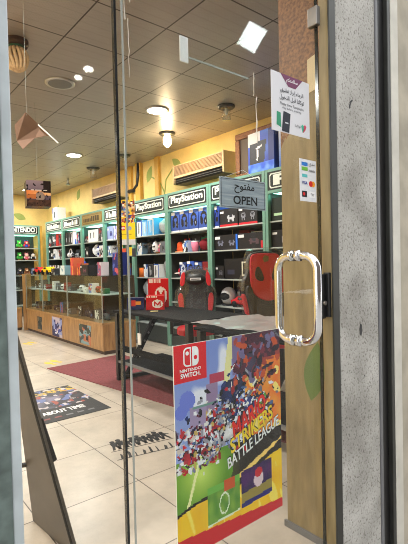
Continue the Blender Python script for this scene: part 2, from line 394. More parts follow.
# back-to-back chrome D pulls
def pull(side):
    y0=G; out=.086*side if side<0 else .074*side
    z0,z1=1.035,1.315; r=.05; pts=[]
    pts.append((1.147,y0+.008*side,z1))
    yy=y0+out
    for k in range(9):
        a=pi/2*k/8; pts.append((1.147,yy-side*(r-r*sin(a)),z1-(r-r*cos(a))))
    for k in range(9):
        a=pi/2*k/8; pts.append((1.147,yy-side*(r-r*cos(a)),z0+(r-r*sin(a))))
    pts.append((1.147,y0+.008*side,z0))
    return MB().tube(pts,.0135,16).build('handle',M['chrome'],door,smooth=True)
for sd in (-1,1):
    hnd=pull(sd)
    for z in (1.035,1.315):
        MB().tube([(1.147,G+.0065*sd,z),(1.147,G+.022*sd,z)],.0185,16).build('collar',M['chrome'],hnd,smooth=True)
# dried glue runs on the glass
def glue(pts,r):
    return MB().tube(pts,r,6).build('glue_smear',M['glue'],door)
g_=.9265
for x,z0,z1,r in [(.487,2.03,1.93,.0012),(.5355,2.12,1.885,.0018),(.552,2.10,1.93,.0013),(.563,2.11,1.99,.0022),(.5445,1.89,1.75,.0009),(.985,1.80,1.66,.0016),(.975,1.87,1.80,.0012)]:
    if x<.507: continue
    n=9; glue([(x+.004*mnoise.noise(Vector((x*90,k*.7,0))),g_,z0+(z1-z0)*k/n) for k in range(n+1)],[r*(.5+abs(mnoise.noise(Vector((x*50,k*1.3,3))))*2.2) for k in range(n+1)])

# ------------------------------------------------------------------ printed artwork on the door
def blend(a,b,t): t=max(0,min(1,t)); return tuple(a[i]+(b[i]-a[i])*t for i in range(3))
def shards(n,seed,region,pal,smin,smax):
    r=random.Random(seed); out=[]
    for _ in range(n):
        x,y=region(r); a=r.uniform(0,pi); out.append((x,y,cos(a),sin(a),r.uniform(smin,smax),r.uniform(smin,smax)*.45,r.choice(pal)))
    return out
PAL=[(232,232,236),(236,236,240),(228,226,220),(196,28,36),(150,24,34),(26,34,66),(30,50,110),(18,18,24),(14,14,18),(24,24,30),(200,170,90),(150,150,162),(110,110,124),(70,100,150),(100,24,44)]
def mid(r):
    t=r.random(); return (.18+.62*t+r.gauss(0,.10), .56+.10*t+r.gauss(0,.085)-.08*abs(t-.5))
SH=shards(420,5,mid,PAL,.008,.034)
SHL=shards(110,9,lambda r:(r.uniform(.0,.34),r.uniform(.40,.60)),[(226,222,228),(206,34,44),(236,236,236),(180,40,54),(120,120,160),(214,200,190),(60,40,60)],.012,.035)
SHR=shards(80,12,lambda r:(r.uniform(.5,.98),r.uniform(.76,.99)),[(60,20,44),(80,28,50),(36,18,40),(120,40,60),(200,80,40),(110,100,140),(160,60,50)],.02,.06)
GRN=[]
BLOBS=[(.66,.84,.10,.085,.2,(74,62,92)),(.80,.74,.12,.035,.9,(240,150,50)),(.50,.73,.13,.08,.3,(30,44,92)),(.45,.62,.10,.07,-.3,(228,224,222)),(.62,.62,.12,.08,.5,(40,70,150)),
    (.36,.58,.13,.07,.4,(178,26,38)),(.48,.53,.12,.07,.2,(230,228,228)),(.30,.48,.10,.075,.3,(206,206,212)),(.33,.47,.035,.03,0,(210,30,40)),(.24,.47,.03,.028,0,(210,30,40)),(.58,.55,.10,.05,.6,(190,28,40)),(.80,.64,.045,.05,0,(86,196,60)),(.86,.58,.05,.04,0,(60,60,70)),(.16,.55,.07,.05,.5,(214,206,214)),(.12,.47,.07,.05,-.3,(186,36,52))]
def poster_paint(u,v):
    c=blend((176,190,232),(120,142,208),v)
    cl=mnoise.noise(Vector((u*6,v*7,1.7)))
    if cl>.12: c=blend(c,(232,234,244),(cl-.12)*4)
    if abs(u-.47+(.9-v)*.25)<.03 and v>.72: c=(232,226,160)
    if u<.2 and v<.83 and (hypot((u-.1)*1,(v-.735)*1.4)<.065 or hypot(u-.05,(v-.69)*1.4)<.05): c=(110,126,214)
    if .12<u<.36 and .58<v<.70+.03*(u>.26) : c=(160,142,178)
    if .26<u<.36 and .60<v<.79: c=(150,126,160)
    if .14<u<.36 and .685<v<.70: c=(110,150,140)
    if .29<u<.42 and .79<v<.835: c=(184,60,84)
    if u>.62 and v>.45:
        t=mnoise.noise(Vector((u*9,v*10,4)))
        c=blend((238,170,50),(236,96,30),.5+t) if v<.86 else (70,26,48)
        if t>.25 and v<.82: c=(250,226,120)
    elif v>.80 and u>.5: c=(120,104,150)
    if v<.46:
        c=blend((52,40,26),(30,24,18),u)
        gd=hypot((u-.2)*1.0,(v-.37)*1.5)
        if gd<.28+.06*mnoise.noise(Vector((u*8,v*8,2))): c=blend((214,236,110),(96,150,36),gd*4.2)
        elif u<.55: c=blend((120,160,52),(50,46,24),(u+abs(v-.36))*1.6)
        st=abs((v-.34)-(u-.8)*.25)
        if u>.55 and st<.012+.02*mnoise.noise(Vector((u*12,0,3))): c=(250,210,110)
        if u<.3 and abs((u-.12)-(v-.30)*.5)<.012: c=(240,240,170)
    for (x,y,a,b,t,cc) in BLOBS:
        dx,dy=u-x,(v-y)*1.38; p=dx*cos(t)+dy*sin(t); q=-dx*sin(t)+dy*cos(t); r=(p/a)**2+(q/b)**2+.35*mnoise.noise(Vector((u*14,v*16,x*9)))
        if r<1: c=(16,16,22) if r>.86 else blend(cc,tuple(k*.55 for k in cc),max(0,r-.1)*.8)
    for L_ in (SHR,SHL,SH):
        for x,y,ca,sa,a,b,cc in L_:
            dx,dy=u-x,(v-y)*1.38
            p=dx*ca+dy*sa; q=-dx*sa+dy*ca
            if (p/a)**2+(q/b)**2<1: c=cc
    # yellow band, screenshots, red foot
    top=.205+.115*u**1.6+.02*sin(u*9)
    if v<top+.014: c=(28,24,20)
    if v<top:
        c=blend((248,206,28),(238,180,16),.5+mnoise.noise(Vector((u*7,v*9,8))))
        if mnoise.noise(Vector((u*20+v*8,v*5,1)))>.3: c=(250,226,90)
    b0=.075+.03*u
    if .25<u<.55 and b0+.01<v<b0+.20:
        c=blend((84,140,46),(128,170,60),.5+mnoise.noise(Vector((u*20,v*20,3))))
        if v>b0+.165: c=(112,180,70)
        if .4<u<.5 and v>b0+.145: c=(206,86,40)
        if abs(hypot((u-.4)*1.2,(v-b0-.09))-.05)<.005 or v<b0+.02: c=(226,236,200)
    if .565<u<.885 and b0+.01<v<b0+.20:
        c=blend((72,26,92),(40,20,76),.5+mnoise.noise(Vector((u*14,v*14,6))))
        if v<b0+.085: c=(150,132,60)
        if v<b0+.035: c=(34,30,110)
        dx,dy=u-.74,(v-b0-.12)
        if hypot(dx,dy*1.2)<.05: c=(226,200,206)
        if hypot(dx,(dy-.035)*1.6)<.04: c=(206,30,44)
    if v<.10-.052*u: c=(208,22,34)
    if u<.262 and v>.825: c=(222,20,32)
    return c
pw,ph,px0,pz0=.418,.577,.6565,.505
pb=MB().box(px0,px0+pw,.931,.9345,pz0,pz0+ph,(236,236,230))
pb.grid((px0,.9305,pz0),(pw,0,0),(0,0,ph),128,176,poster_paint)
post=pb.build('game_poster',M['gloss'])
tag(post,'large football video game poster with red corner tag fixed low on the glass door','poster')
def ptxt(t,u0,v0,du,dv,col,ang=0,bold=0,y=.9298):
    a=radians(ang); lx=du*pw; lz=dv*ph
    lt=MB(); put_text(lt,t,(px0+u0*pw,y,pz0+v0*ph),(lx*cos(a),0,lx*sin(a)),(-lz*sin(a)*.3,0,lz*cos(a)),col,bold); lt.build('lettering' if y<.93 else 'lettering_outline',M['gloss'],post)
for k,(c,b,y) in enumerate([((20,10,10),.004,.9301),((228,44,34),.0025,.9296)]): ptxt('MARIO',.50,.470,.36,.10,c,24,b,y)
for k,(c,b,y) in enumerate([((20,10,10),.004,.9301),((246,214,44),.002,.9296)]): ptxt('STRIKERS',.47,.405,.46,.075,c,20,b,y)
for k,(c,b,y) in enumerate([((14,12,12),.003,.9301),((240,240,236),.0012,.9296)]): ptxt('BATTLE LEAGUE',.44,.335,.56,.058,c,19,b,y)
ptxt('NINTENDO',.045,.872,.17,.014,(250,250,250),0,.0004)
ptxt('SWITCH.',.05,.845,.16,.02,(250,250,250),0,.0008)

# the console emblem: a white outlined half and a filled half
em=MB(); ex,ez,ew,eh=px0+.075*pw,pz0+.895*ph,.052,.052
def rrect(x0,x1,z0,z1,r,left=True,n=6):
    p=[]
    if left:
        p=[(x1,z0),(x1,z1)]+[(x0+r-r*sin(pi/2*k/n),z1-r+r*cos(pi/2*k/n)) for k in range(n+1)]+[(x0+r-r*cos(pi/2*k/n),z0+r-r*sin(pi/2*k/n)) for k in range(n+1)]
    else:
        p=[(x0,z1),(x0,z0)]+[(x1-r+r*sin(pi/2*k/n),z0+r-r*cos(pi/2*k/n)) for k in range(n+1)]+[(x1-r+r*cos(pi/2*k/n),z1-r+r*sin(pi/2*k/n)) for k in range(n+1)]
    return p
W_=(250,250,250); RD=(222,20,32)
def disc(x,z,r,n=14): return [(x+r*cos(2*pi*k/n),z+r*sin(2*pi*k/n)) for k in range(n)]
em.prism(rrect(ex,ex+.026,ez,ez+eh,.013),.9299,.9303,W_); em.prism(rrect(ex+.004,ex+.022,ez+.004,ez+eh-.004,.010),.9297,.9299,RD)
em.prism(rrect(ex+.030,ex+.052,ez,ez+eh,.013,False),.9299,.9303,W_)
em.prism(disc(ex+.013,ez+.036,.0055),.9295,.9297,W_); em.prism(disc(ex+.041,ez+.022,.006),.9295,.9299,RD)
em.build('console_emblem',M['gloss'],post)

# OPEN sign
sg=thing('open_sign','grey open sign with black Arabic and English lettering hanging inside the glass door','sign',(.8454,.945,1.459))
sg.scale=(1.027,1,1.027)
sgm=MB().box(0,.187,0,.004,0,.087,(150,160,170))
sgm.grid((0,-.0003,0),(.187,0,0),(0,0,.087),40,20,lambda u,v: blend((138,150,160),(172,182,190),.5+mnoise.noise(Vector((u*3,v*18,0)))))
sgm.build('board',M['print'],sg)
bo=MB(); k_=(16,18,20)
for a in [(.004,.183,.0825,.0837),(.004,.183,.0033,.0045),(.004,.0052,.0033,.0837),(.1818,.183,.0033,.0837)]: bo.box(a[0],a[1],-.0008,-.0004,a[2],a[3],k_)
bo.build('border_line',M['print'],sg)
tl=MB(); put_text(tl,'OPEN',(.05,-.001,.012),(.098,0,0),(0,0,.024),k_,.0012)
for x,z in [(.0775,.012),(.0775,.0335),(.104,.012),(.104,.0345),(.1265,.012)]: tl.box(x-.004,x+.004,-.0012,-.0008,z,z+.002,k_)
put_text(tl,arabic('مفتوح'),(.055,-.001,.044),(.082,0,0),(0,0,.030),k_,.0008)
tl.build('lettering',M['print'],sg)
MB().tube([(.02,.002,.087),(.0935,.002,.115),(.167,.002,.087)],.0006,6).build('cord',M['white'],sg)
# white notice
nt_=thing('notice_sheet','white notice with purple badge and phone picture stuck high on the door','notice',(1.038,.9125,1.708))
MB().box(0,.19,0,.0012,0,.185,(222,222,226)).build('sheet',M['print'],nt_)
q=MB(); q.prism([(.045,.185),(.155,.185),(.118,.150),(.082,.150)],-.0006,-.0002,(120,62,96)); q.build('badge',M['print'],nt_)
D_=(52,52,60)
q=MB(); put_text(q,arabic('سلامتكم'),(.072,-.001,.160),(.056,0,0),(0,0,.017),(240,236,240),.0004); q.build('lettering',M['print'],nt_)
q=MB(); put_text(q,arabic('الرجاء إبراز تطبيق'),(.042,-.001,.124),(.115,0,0),(0,0,.018),D_,.0003); q.build('lettering',M['print'],nt_)
q=MB(); put_text(q,arabic('توكلنا قبل الدخول'),(.038,-.001,.101),(.122,0,0),(0,0,.018),D_,.0003); q.build('lettering',M['print'],nt_)
q=MB(); put_text(q,'Please show Tawakkalna',(.04,-.001,.086),(.118,0,0),(0,0,.009),D_); q.build('lettering',M['print'],nt_)
q=MB(); put_text(q,'App before entering',(.05,-.001,.073),(.095,0,0),(0,0,.009),D_); q.build('lettering',M['print'],nt_)
q=MB(); put_text(q,arabic('توكلنا'),(.112,-.001,.026),(.03,0,0),(0,0,.011),D_); q.build('lettering',M['print'],nt_)
q=MB(); q.prism([(.022,.020),(.044,.014),(.042,.060),(.024,.062)],-.0006,-.0002,(52,150,112)); q.build('green_card',M['print'],nt_)
q=MB(); q.prism([(.046,.004),(.082,.002),(.090,.064),(.056,.068)],-.0009,-.0006,(40,44,56)); q.box(.062,.078,-.0012,-.0009,.03,.034,(200,200,206)); q.build('phone_picture',M['print'],nt_)
q=MB(); q.prism([(.145,.036),(.152,.042),(.158,.038),(.158,.024),(.152,.014)],-.0006,-.0002,(70,180,150)); q.prism([(.1585,.038),(.165,.043),(.172,.036),(.166,.024),(.153,.0135)],-.0006,-.0002,(206,70,96)); q.build('heart_emblem',M['print'],nt_)
# payment sticker
pm=thing('payment_sticker','white payment card sticker with small logos below the notice on the door','sticker',(1.171,.9125,1.497))
MB().box(0,.089,0,.001,0,.14,(226,228,230)).build('sheet',M['print'],pm)
q=MB(); q.box(.010,.042,-.0006,-.0002,.118,.130,(40,120,200)); q.box(.010,.042,-.0006,-.0002,.102,.114,(110,180,60))
q.box(.012,.040,-.0006,-.0002,.080,.090,(90,190,190)); q.prism(disc(.058,.060,.010),-.0008,-.0002,(214,40,36)); q.prism(disc(.071,.060,.010),-.0005,-.0002,(240,160,40))
q.box(.010,.036,-.0006,-.0002,.014,.034,(30,30,34)); q.prism(disc(.020,.024,.006),-.0009,-.0006,(214,40,36)); q.box(.050,.082,-.0006,-.0002,.014,.034,(245,245,245)); q.build('card_logos',M['print'],pm)
q=MB(); put_text(q,'VISA',(.010,-.001,.056),(.028,0,0),(0,0,.010),(28,52,140),.0006); q.build('lettering',M['print'],pm)
q=MB(); put_text(q,arabic('مدى'.replace('ى','ي')),(.048,-.001,.116),(.032,0,0),(0,0,.014),(60,60,66)); q.build('lettering',M['print'],pm)
q=MB(); put_text(q,'mada',(.048,-.001,.100),(.032,0,0),(0,0,.010),(60,60,66)); q.build('lettering',M['print'],pm)
q=MB(); put_text(q,'Pay',(.056,-.001,.019),(.020,0,0),(0,0,.011),(40,40,44)); q.build('lettering',M['print'],pm)
# clear strip with white tape, high on the glass
st=thing('hook_strip','clear plastic strip with a white tape pad stuck near the door top','strip',(.70,.9275,1.86))
MB().box(0,.028,0,.004,-.028,.040).build('tape_pad',M['white'],st,bevel=.002)
MB().box(.028,.255,0,.002,-.014,-.009).build('strip',M['edgeL'],st)

# ------------------------------------------------------------------ painters for packaging
def art_headset(bg,fg=(18,18,22),lab=(236,236,240)):
    def f(u,v):
        c=blend(bg,tuple(x*.72 for x in bg),1-v)
        if v>.86 and u<.45: c=lab
        r=hypot((u-.52),(v-.52)*1.05)
        if .20<r<.34 and (v>.42 or u>.6): c=fg
        if hypot((u-.32)*1.1,(v-.40))<.17 or hypot((u-.70)*1.1,(v-.38))<.18: c=fg
        if hypot((u-.70)*1.3,(v-.38))<.06: c=(150,160,180)
        if v<.08: c=(220,224,232)
        return c
    return f
def art_pad(bg,fg=(200,204,212),stripe=(190,20,34),n=1):
    def f(u,v):
        c=bg
        for k in range(n):
            cx=(k+.5)/n if n>1 else .62; w=1.5*n**.5
            if hypot((u-cx)*w,(v-.5)*2.2)<.3 : c=fg
            if hypot((u-cx-.12/n)*3*w,(v-.36)*2.2)<.25 or hypot((u-cx+.12/n)*3*w,(v-.36)*2.2)<.25: c=fg
            if hypot((u-cx)*w*1.4,(v-.55)*3.2)<.2: c=blend(bg,(60,64,80),.6)
        if u<.22 and .74<v<.88: c=(220,220,226)
        if v<.10: c=stripe
        return c
    return f
def art_cover(seed,pal,n=16):
    S=shards(n,seed,lambda r:(r.random(),r.random()),pal,.12,.34); bg=pal[seed%len(pal)]
    def f(u,v):
        c=bg
        for x,y,ca,sa,a,b,cc in S:
            dx,dy=u-x,v-y
            if ((dx*ca+dy*sa)/a)**2+((-dx*sa+dy*ca)/b)**2<1: c=cc
        return c
    return f
def art_console(bg=(232,234,238),dark=(24,26,32),edge=(50,100,200)):
    def f(u,v):
        c=bg
        if .28<u<.42 and .15<v<.85: c=dark
        if .52<u<.62 and .2<v<.6: c=(170,176,186)
        if u>.84: c=edge
        if v>.9: c=edge
        return c
    return f
def art_split(a,b,t=.5):
    return lambda u,v: a if v>t else b
def art_frame(bg=(16,16,20),ln=(214,210,190)):
    def f(u,v):
        c=bg
        if .5<u<.86 and .14<v<.82 and not(.535<u<.83 and .2<v<.76): c=ln
        if u>.9: c=(240,206,30) if v>.35 else (96,36,150)
        if .1<u<.3 and .2<v<.5: c=(46,50,70)
        return c
    return f
def art_m(u,v):
    c=(206,20,30); d=hypot(u-.62,(v-.42))
    if d<.30:
        c=(240,238,236); x=(u-.62)/.19; z=(v-.42)/.17
        if abs(x)<1 and abs(z)<1:
            if abs(abs(x)-.78)<.22: c=(206,20,30)
            if abs(z-(1-1.55*(.9-abs(x))))<.42 and abs(x)<.8: c=(206,20,30)
    if v>.86 and u<.6: c=(240,226,220) if int(u*24)%3 else c
    return c
def boxart(w,h,d,side,front,n=14,top=None,m=None):
    """a product box: local x = width, y = depth (front at 0), z = height"""
    b=MB().box(-w/2,w/2,0,d,0,h,side)
    if top: b.c[1]=top
    nv=max(6,int(n*h/max(w,h))); nu=max(6,int(n*w/max(w,h)))
    b.grid((-w/2,-.001,0),(w,0,0),(0,0,h),nu,nv,front); return b
G_=(196,206,210)
# free-form merchandise
def plush(body,acc,h):
    b=MB(); b.ell((0,.08,h*.30),(h*.26,h*.2,h*.30),10,7,body); b.ell((0,.07,h*.68),(h*.27,h*.23,h*.25),10,7,acc)
    b.ell((0,.07-h*.2,h*.64),(h*.12,h*.08,h*.09),8,6,(240,220,190))
    for s in (-1,1):
        b.ell((s*h*.28,.06,h*.36),(h*.1,h*.1,h*.16),8,6,acc); b.ell((s*h*.14,.02,h*.08),(h*.12,h*.16,h*.08),8,6,(110,60,30)); b.ell((s*h*.16,.08,h*.90),(h*.08,h*.05,h*.10),8,6,body)
    return b
def figurine(c1,c2,h):
    b=MB(); b.lathe([(.06,0),(.06,.015),(.05,.02)],0,.08,14,(24,24,28)); b.tube([(-.03,.08,.02),(-.02,.08,h*.5)],[.016,.024],8,c1); b.tube([(.03,.06,.02),(.02,.08,h*.5)],[.016,.024],8,c1)
    b.ell((0,.08,h*.62),(.05,.035,h*.16),10,6,c2); b.ell((0,.075,h*.88),(.03,.032,h*.11),10,6,c1)
    b.tube([(-.045,.08,h*.72),(-.085,.04,h*.55),(-.06,.0,h*.62)],[.016,.013,.011],7,c2); b.tube([(.045,.08,h*.72),(.09,.06,h*.52),(.07,.02,h*.42)],[.016,.013,.011],7,c2); return b
def bagged(c,w,h,seed):
    b=MB(); b.ell((0,.14,h*.5),(w*.42,.10,h*.41),14,10,c,.22,seed); b.ell((w*.05,.14,h*.86),(w*.12,.05,h*.10),8,6,tuple(min(255,x+30) for x in c),.4,seed+1); return b
def gamepad(c,acc=(30,30,34)):
    b=MB(); b.ell((0,.06,.07),(.06,.035,.04),12,8,c)
    for s in (-1,1): b.ell((s*.055,.055,.055),(.03,.04,.052),10,7,c); b.ell((s*.03,.02,.065),(.012,.012,.012),8,5,acc)
    b.box(-.07,.07,.05,.09,0,.016,acc); return b
def headphones(c,acc):
    b=MB(); b.tube([(.085*cos(pi*k/12),.07,.10+.11*sin(pi*k/12)) for k in range(13)],.012,8,c)
    for s in (-1,1): b.ell((s*.085,.07,.08),(.03,.05,.055),10,8,c); b.ell((s*.105,.07,.08),(.016,.035,.04),10,8,acc)
    b.box(-.05,.05,.03,.11,0,.03,acc); return b
def shoe(c,c2):
    b=MB(); b.ell((0,.1,.05),(.13,.05,.05),12,7,c); b.ell((-.05,.1,.10),(.06,.045,.07),10,7,c); b.box(-.12,.13,.055,.145,0,.022,c2); return b
def capob(c,c2):
    b=MB(); b.ell((0,.15,.09),(.085,.09,.088),14,8,c); b.ell((0,.06,.07),(.07,.07,.012),12,5,c2); b.ell((0,.15,.18),(.014,.014,.012),8,5,c2); return b
def cup(c,c2,h=.16):
    b=MB(); b.lathe([(.04,0),(.055,h*.5),(.058,h*.9)],0,.08,16,c); b.lathe([(.06,h*.9),(.06,h*.97),(.04,h)],0,.08,16,c2); return b
def mask(c,c2):
    b=MB(); b.ell((0,.08,.11),(.07,.06,.10),14,9,c)
    for s in (-1,1): b.ell((s*.028,.025,.12),(.02,.012,.018),8,6,c2)
    b.box(-.03,.03,.022,.04,.045,.06,c2); b.box(-.05,.05,.04,.12,0,.02,c2); return b
def helmet(c,c2):
    b=MB(); b.ell((0,.12,.13),(.12,.10,.125),16,10,c); b.ell((0,.05,.13),(.09,.05,.055),12,7,c2); b.lathe([(.09,0),(.10,.03)],0,.12,16,c2); return b
def rcar(c):
    b=MB(); b.prism([(-.2,.04),(.2,.04),(.21,.08),(.12,.095),(.05,.14),(-.08,.14),(-.14,.10),(-.21,.09)],.02,.18,c)
    b.prism([(-.07,.10),(.045,.10),(.04,.132),(-.065,.132)],.015,.185,(30,34,44))
    for x in (-.13,.13):
        for y in (.02,.18): b.tube([(x,y-.02,.04),(x,y+.02,.04)],.04,12,(20,20,22))
    return b

# ------------------------------------------------------------------ cabinets along the right wall
XC=3.9; SHZ=[1.77,1.46,1.07,.70,.30]
ORD=['first','second','third','fourth','fifth','sixth','seventh','eighth','ninth','tenth','eleventh','twelfth']
SHN=['top','second','third','fourth','lowest']
def cabinet(origin,rot,w,label,head,hcol=(214,220,214),tcol=(226,232,226),dep=.42,ht=2.38,headbg=(24,34,32)):
    t=thing('display_cabinet',label,'cabinet',origin,rot,'teal display cabinets round the walls')
    for x in (0,w-.045): MB().box(x,x+.045,0,.05,0,ht).build('post',M['teal'],t,bevel=.004)
    MB().box(.046,w-.046,dep-.02,dep,0,ht).build('back_panel',M['inner'],t)
    MB().box(0,.012,.051,dep,.0,ht).build('side_panel',M['inner'],t)
    hb=MB().box(.046,w-.046,.004,.03,2.13,ht-.035,headbg).build('header_board',M['print'],t)
    MB().box(.046,w-.046,.0,.05,ht-.034,ht).build('top_rail',M['teal'],t)
    MB().box(.046,w-.046,.0,.05,2.095,2.129).build('header_rail',M['teal'],t)
    fb=MB(); x0,x1=.075,w-.075
    pts=[(x0+.02,2.150),(x1-.02,2.150),(x1,2.17),(x1,2.305),(x1-.02,2.325),(x0+.02,2.325),(x0,2.305),(x0,2.17)]
    fb.prism(pts,.001,.0038,hcol); fb.build('header_plate',M['print'],hb)
    g=.014; inn=MB(); inn.prism([(x0+.02+g,2.150+g),(x1-.02-g,2.150+g),(x1-g,2.17+g),(x1-g,2.305-g),(x1-.02-g,2.325-g),(x0+.02+g,2.325-g),(x0+g,2.305-g),(x0+g,2.17+g)],-.0005,.0008,headbg); inn.build('header_field',M['print'],hb)
    lt=MB()
    if head: put_text(lt,head,(x0+.06,-.002,2.180),(w-.27,0,0),(0,0,.115),tcol,.011)
    else:
        r=random.Random(label); x=x0+.06
        while x<x1-.1:
            ww=r.uniform(.03,.08); lt.box(x,x+ww,-.002,-.0006,2.185,2.185+r.choice([.07,.1,.105]),tcol); x+=ww+.025
    lt.build('lettering',M['print'],hb)
    MB().box(.06,w-.06,.055,.33,2.10,2.115).build('light_strip',M['led'],t)
    for z in SHZ: 
        MB().box(.014,w-.014,.03,dep-.021,z-.016,z).build('shelf',M['shelf'],t)
    MB().box(.046,w-.046,.02,.03,.02,.275).build('base_panel',M['inner'],t)
    MB().box(0.013,w-.001,.10,dep-.021,ht-.02,ht).build('top_panel',M['teal'],t)
    return t
YM=[3.56,4.60,5.63,6.67,7.77,8.80,9.85,10.90]   # far (left) edge of each bay
RT=-pi/2
def bay_pt(i,x,ly=.06,z=0): return (XC+ly, YM[i]-x, z)
HB=[('teal display cabinet of dark headset boxes half hidden by the tan pillar','PS'),
    ('teal display cabinet of black controller boxes right behind the hanging open sign','PlayStation'),
    ('teal display cabinet with four blue headset boxes on its top shelf','PlayStation'),
    ('teal display cabinet of white and blue consoles just right of the yellow standee','PlayStation'),
    ('teal display cabinet mostly hidden behind the yellow toy standee',None),
    ('teal display cabinet with an olive brown header board instead of white',None),
    ('teal display cabinet of black and white consoles left of the olive header',None),
    ('narrow looking teal display cabinet in the far right corner under white box',None)]
CABN=['cabinet beside pillar','cabinet behind open sign','blue headset cabinet','cabinet right of standee','cabinet behind standee','olive header cabinet','cabinet left of olive header','far corner cabinet']
for i,(l,hd) in enumerate(HB):
    w=(YM[i]-YM[i-1]-.004) if i else 1.04
    if i==5: cabinet((XC,YM[i],0),RT,w,l,hd,hcol=(110,90,40),tcol=(60,46,18),headbg=(140,118,60))
    else: cabinet((XC,YM[i],0),RT,w,l,hd)

def place(mb,name,label,cat,loc,rot=RT,group=None,m='print',smooth=False):
    o=mb.build(name,M[m],None,loc=loc,rotz=rot,smooth=smooth); return tag(o,label,cat,group)
def shelf_fill(i,s,items,x=.06,gap=.012,ly=.05,tilt=0):
    """items: (name,desc,cat,builder or (w,h,d,side,art),width[,material])"""
    for k,it in enumerate(items):
        name,desc,cat,b,w=it[:5]; m=it[5] if len(it)>5 else 'print'
        lo_=min(v[0] for v in b.v); hi_=max(v[0] for v in b.v); w=hi_-lo_+.006; mid_=(lo_+hi_)/2
        if x+w>(YM[i]-YM[i-1] if i else 1.04)-.05: continue
        lab=f"{desc}, {ORD[k]} from left, {SHN[s]} shelf, {CABN[i]}"
        place(b,name,lab,cat,bay_pt(i,x+w/2-mid_,ly,SHZ[s]+.001),RT+rng.uniform(-.015,.015),f"goods on the shelves of the {CABN[i]}",m,m=='cloth')
        x+=w+gap
def BX(name,desc,w,h,side,art,d=.24,n=14,cat='box'): return (name,desc,cat,boxart(w,h,d,side,art,n),w)
def OB(name,desc,cat,mb,w,m='cloth'): return (name,desc,cat,mb,w,m)
NV=(24,28,58); BK=(18,18,22); BL=(40,70,170); WH=(228,230,234)
P1=[(30,30,40),(60,90,160),(200,60,50),(220,220,224),(90,60,120),(40,110,80)]
P2=[(20,20,24),(40,40,48),(90,90,100),(200,204,210),(140,30,36)]
P3=[(230,180,50),(60,130,190),(210,70,60),(240,240,236),(70,150,90),(120,70,50)]
P4=[(230,232,236),(200,206,214),(60,110,190),(30,30,36),(160,170,180)]

# four identical blue headset boxes
hb0=None
for k in range(4):
    w=.215; x=.06+w/2+k*.228; loc=bay_pt(2,x,.05,SHZ[0]+.001)
    lab=f"blue headset box, {ORD[k]} from left in the row of four on a top shelf"
    if hb0 is None:
        hb0=place(boxart(.215,.31,.22,(36,64,164),art_headset((66,104,204)),26),'headset_box',lab,'box',loc,RT,'blue headset boxes on one top shelf')
    else: dup(hb0,loc,None,lab)
shelf_fill(2,1,[OB('shoe','orange shoe shaped toy','toy',shoe((228,92,48),(240,160,110)),.20),
    BX('game_box','pale blue game box',.13,.17,(170,190,220),art_cover(3,P4)),OB('drink_cup','pink striped cup','cup',cup((226,130,160),(240,236,240)),.11),
    OB('bagged_clothing','dark red clothing bundle in plastic','clothing',bagged((120,30,40),.24,.20,3),.22),OB('gamepad','white gamepad on stand','gamepad',gamepad((226,226,230)),.13),
    OB('bagged_clothing','blue bundled bag','bag',bagged((36,70,160),.15,.18,5),.13)])
shelf_fill(2,2,[OB('cap','red brimmed cap','cap',capob((190,34,44),(240,230,230)),.18),BX('headset_box','dark blue headset box with pale outline',.17,.24,(22,34,70),art_headset((34,58,120),(190,200,220))),
    BX('headset_box','bright blue headset box',.17,.25,(30,60,150),art_headset((50,90,190),(20,20,30))),BX('headset_box','blue grey headset box',.16,.23,(40,60,110),art_headset((64,90,150),(16,16,22))),
    BX('gift_box','crimson gift box',.14,.24,(150,24,36),art_cover(8,[(160,28,38),(190,40,50),(120,20,30)]))])
shelf_fill(2,3,[OB('bagged_clothing','grey plastic bagged bundle','bag',bagged((150,154,158),.3,.30,7),.28),OB('helmet','black racing helmet','helmet',helmet((24,24,28),(90,20,26)),.26),BX('game_box','dark game box',.3,.24,BK,art_cover(10,P2))])
# bay behind the open sign
shelf_fill(1,0,[BX('headset_box','narrow blue headset box',.09,.29,(36,64,164),art_headset((46,78,186))),BX('controller_box','black controller box with red foot stripe',.345,.235,BK,art_pad((20,20,26),(176,180,190),(190,24,40)),n=24),
    BX('controller_box','twin pad black box with red stripe',.33,.235,BK,art_pad((22,22,28),(120,124,136),(200,24,44),2),n=24),BX('headset_box','blue headset box with dark ring',.105,.26,(36,64,164),art_headset((40,80,190)))])
shelf_fill(1,1,[BX('controller_box','long black box with blue end',.44,.20,BK,lambda u,v:(40,110,220) if u>.92 else art_pad((18,18,24),(110,116,140),(30,30,40),2)(u,v),n=26),
    BX('controller_box','long black box with red corner',.44,.20,BK,lambda u,v:(190,24,40) if (u>.88 and v<.5) else art_pad((20,20,26),(80,60,70),(24,24,30))(u,v),n=26)])
shelf_fill(1,2,[BX('headset_box','small black accessory box',.16,.18,BK,art_pad((22,22,26),(90,90,100),(60,60,66))),BX('monitor_box','wide black box with purple yellow end',.66,.27,BK,art_frame(),n=34),OB('gamepad','dark red gamepad','gamepad',gamepad((130,24,36)),.12)])
shelf_fill(1,3,[OB('helmet','white helmet with black dots','helmet',helmet((200,200,204),(30,30,34)),.25),OB('toy_car','red toy racing car','toy car',rcar((190,28,34)),.42),OB('helmet','dark grey helmet','helmet',helmet((50,50,56),(20,20,24)),.22)])
shelf_fill(0,0,[BX('controller_box','black box with green lettering strip',.3,.27,BK,lambda u,v:(180,220,180) if (.2<v<.34 and .1<u<.8) else (24,40,32),n=20),BX('headset_box','dark green headset box',.3,.26,(20,44,36),art_headset((26,54,44),(120,130,126))),BX('game_box','black flat game box',.25,.24,BK,art_cover(5,P2))])
shelf_fill(0,1,[BX('controller_box','black controller box with pale pad',.34,.2,BK,art_pad(BK,(150,150,160),BK)),BX('controller_box','charcoal controller box',.34,.2,(34,34,38),art_pad((34,34,38),(90,96,110),BK))])
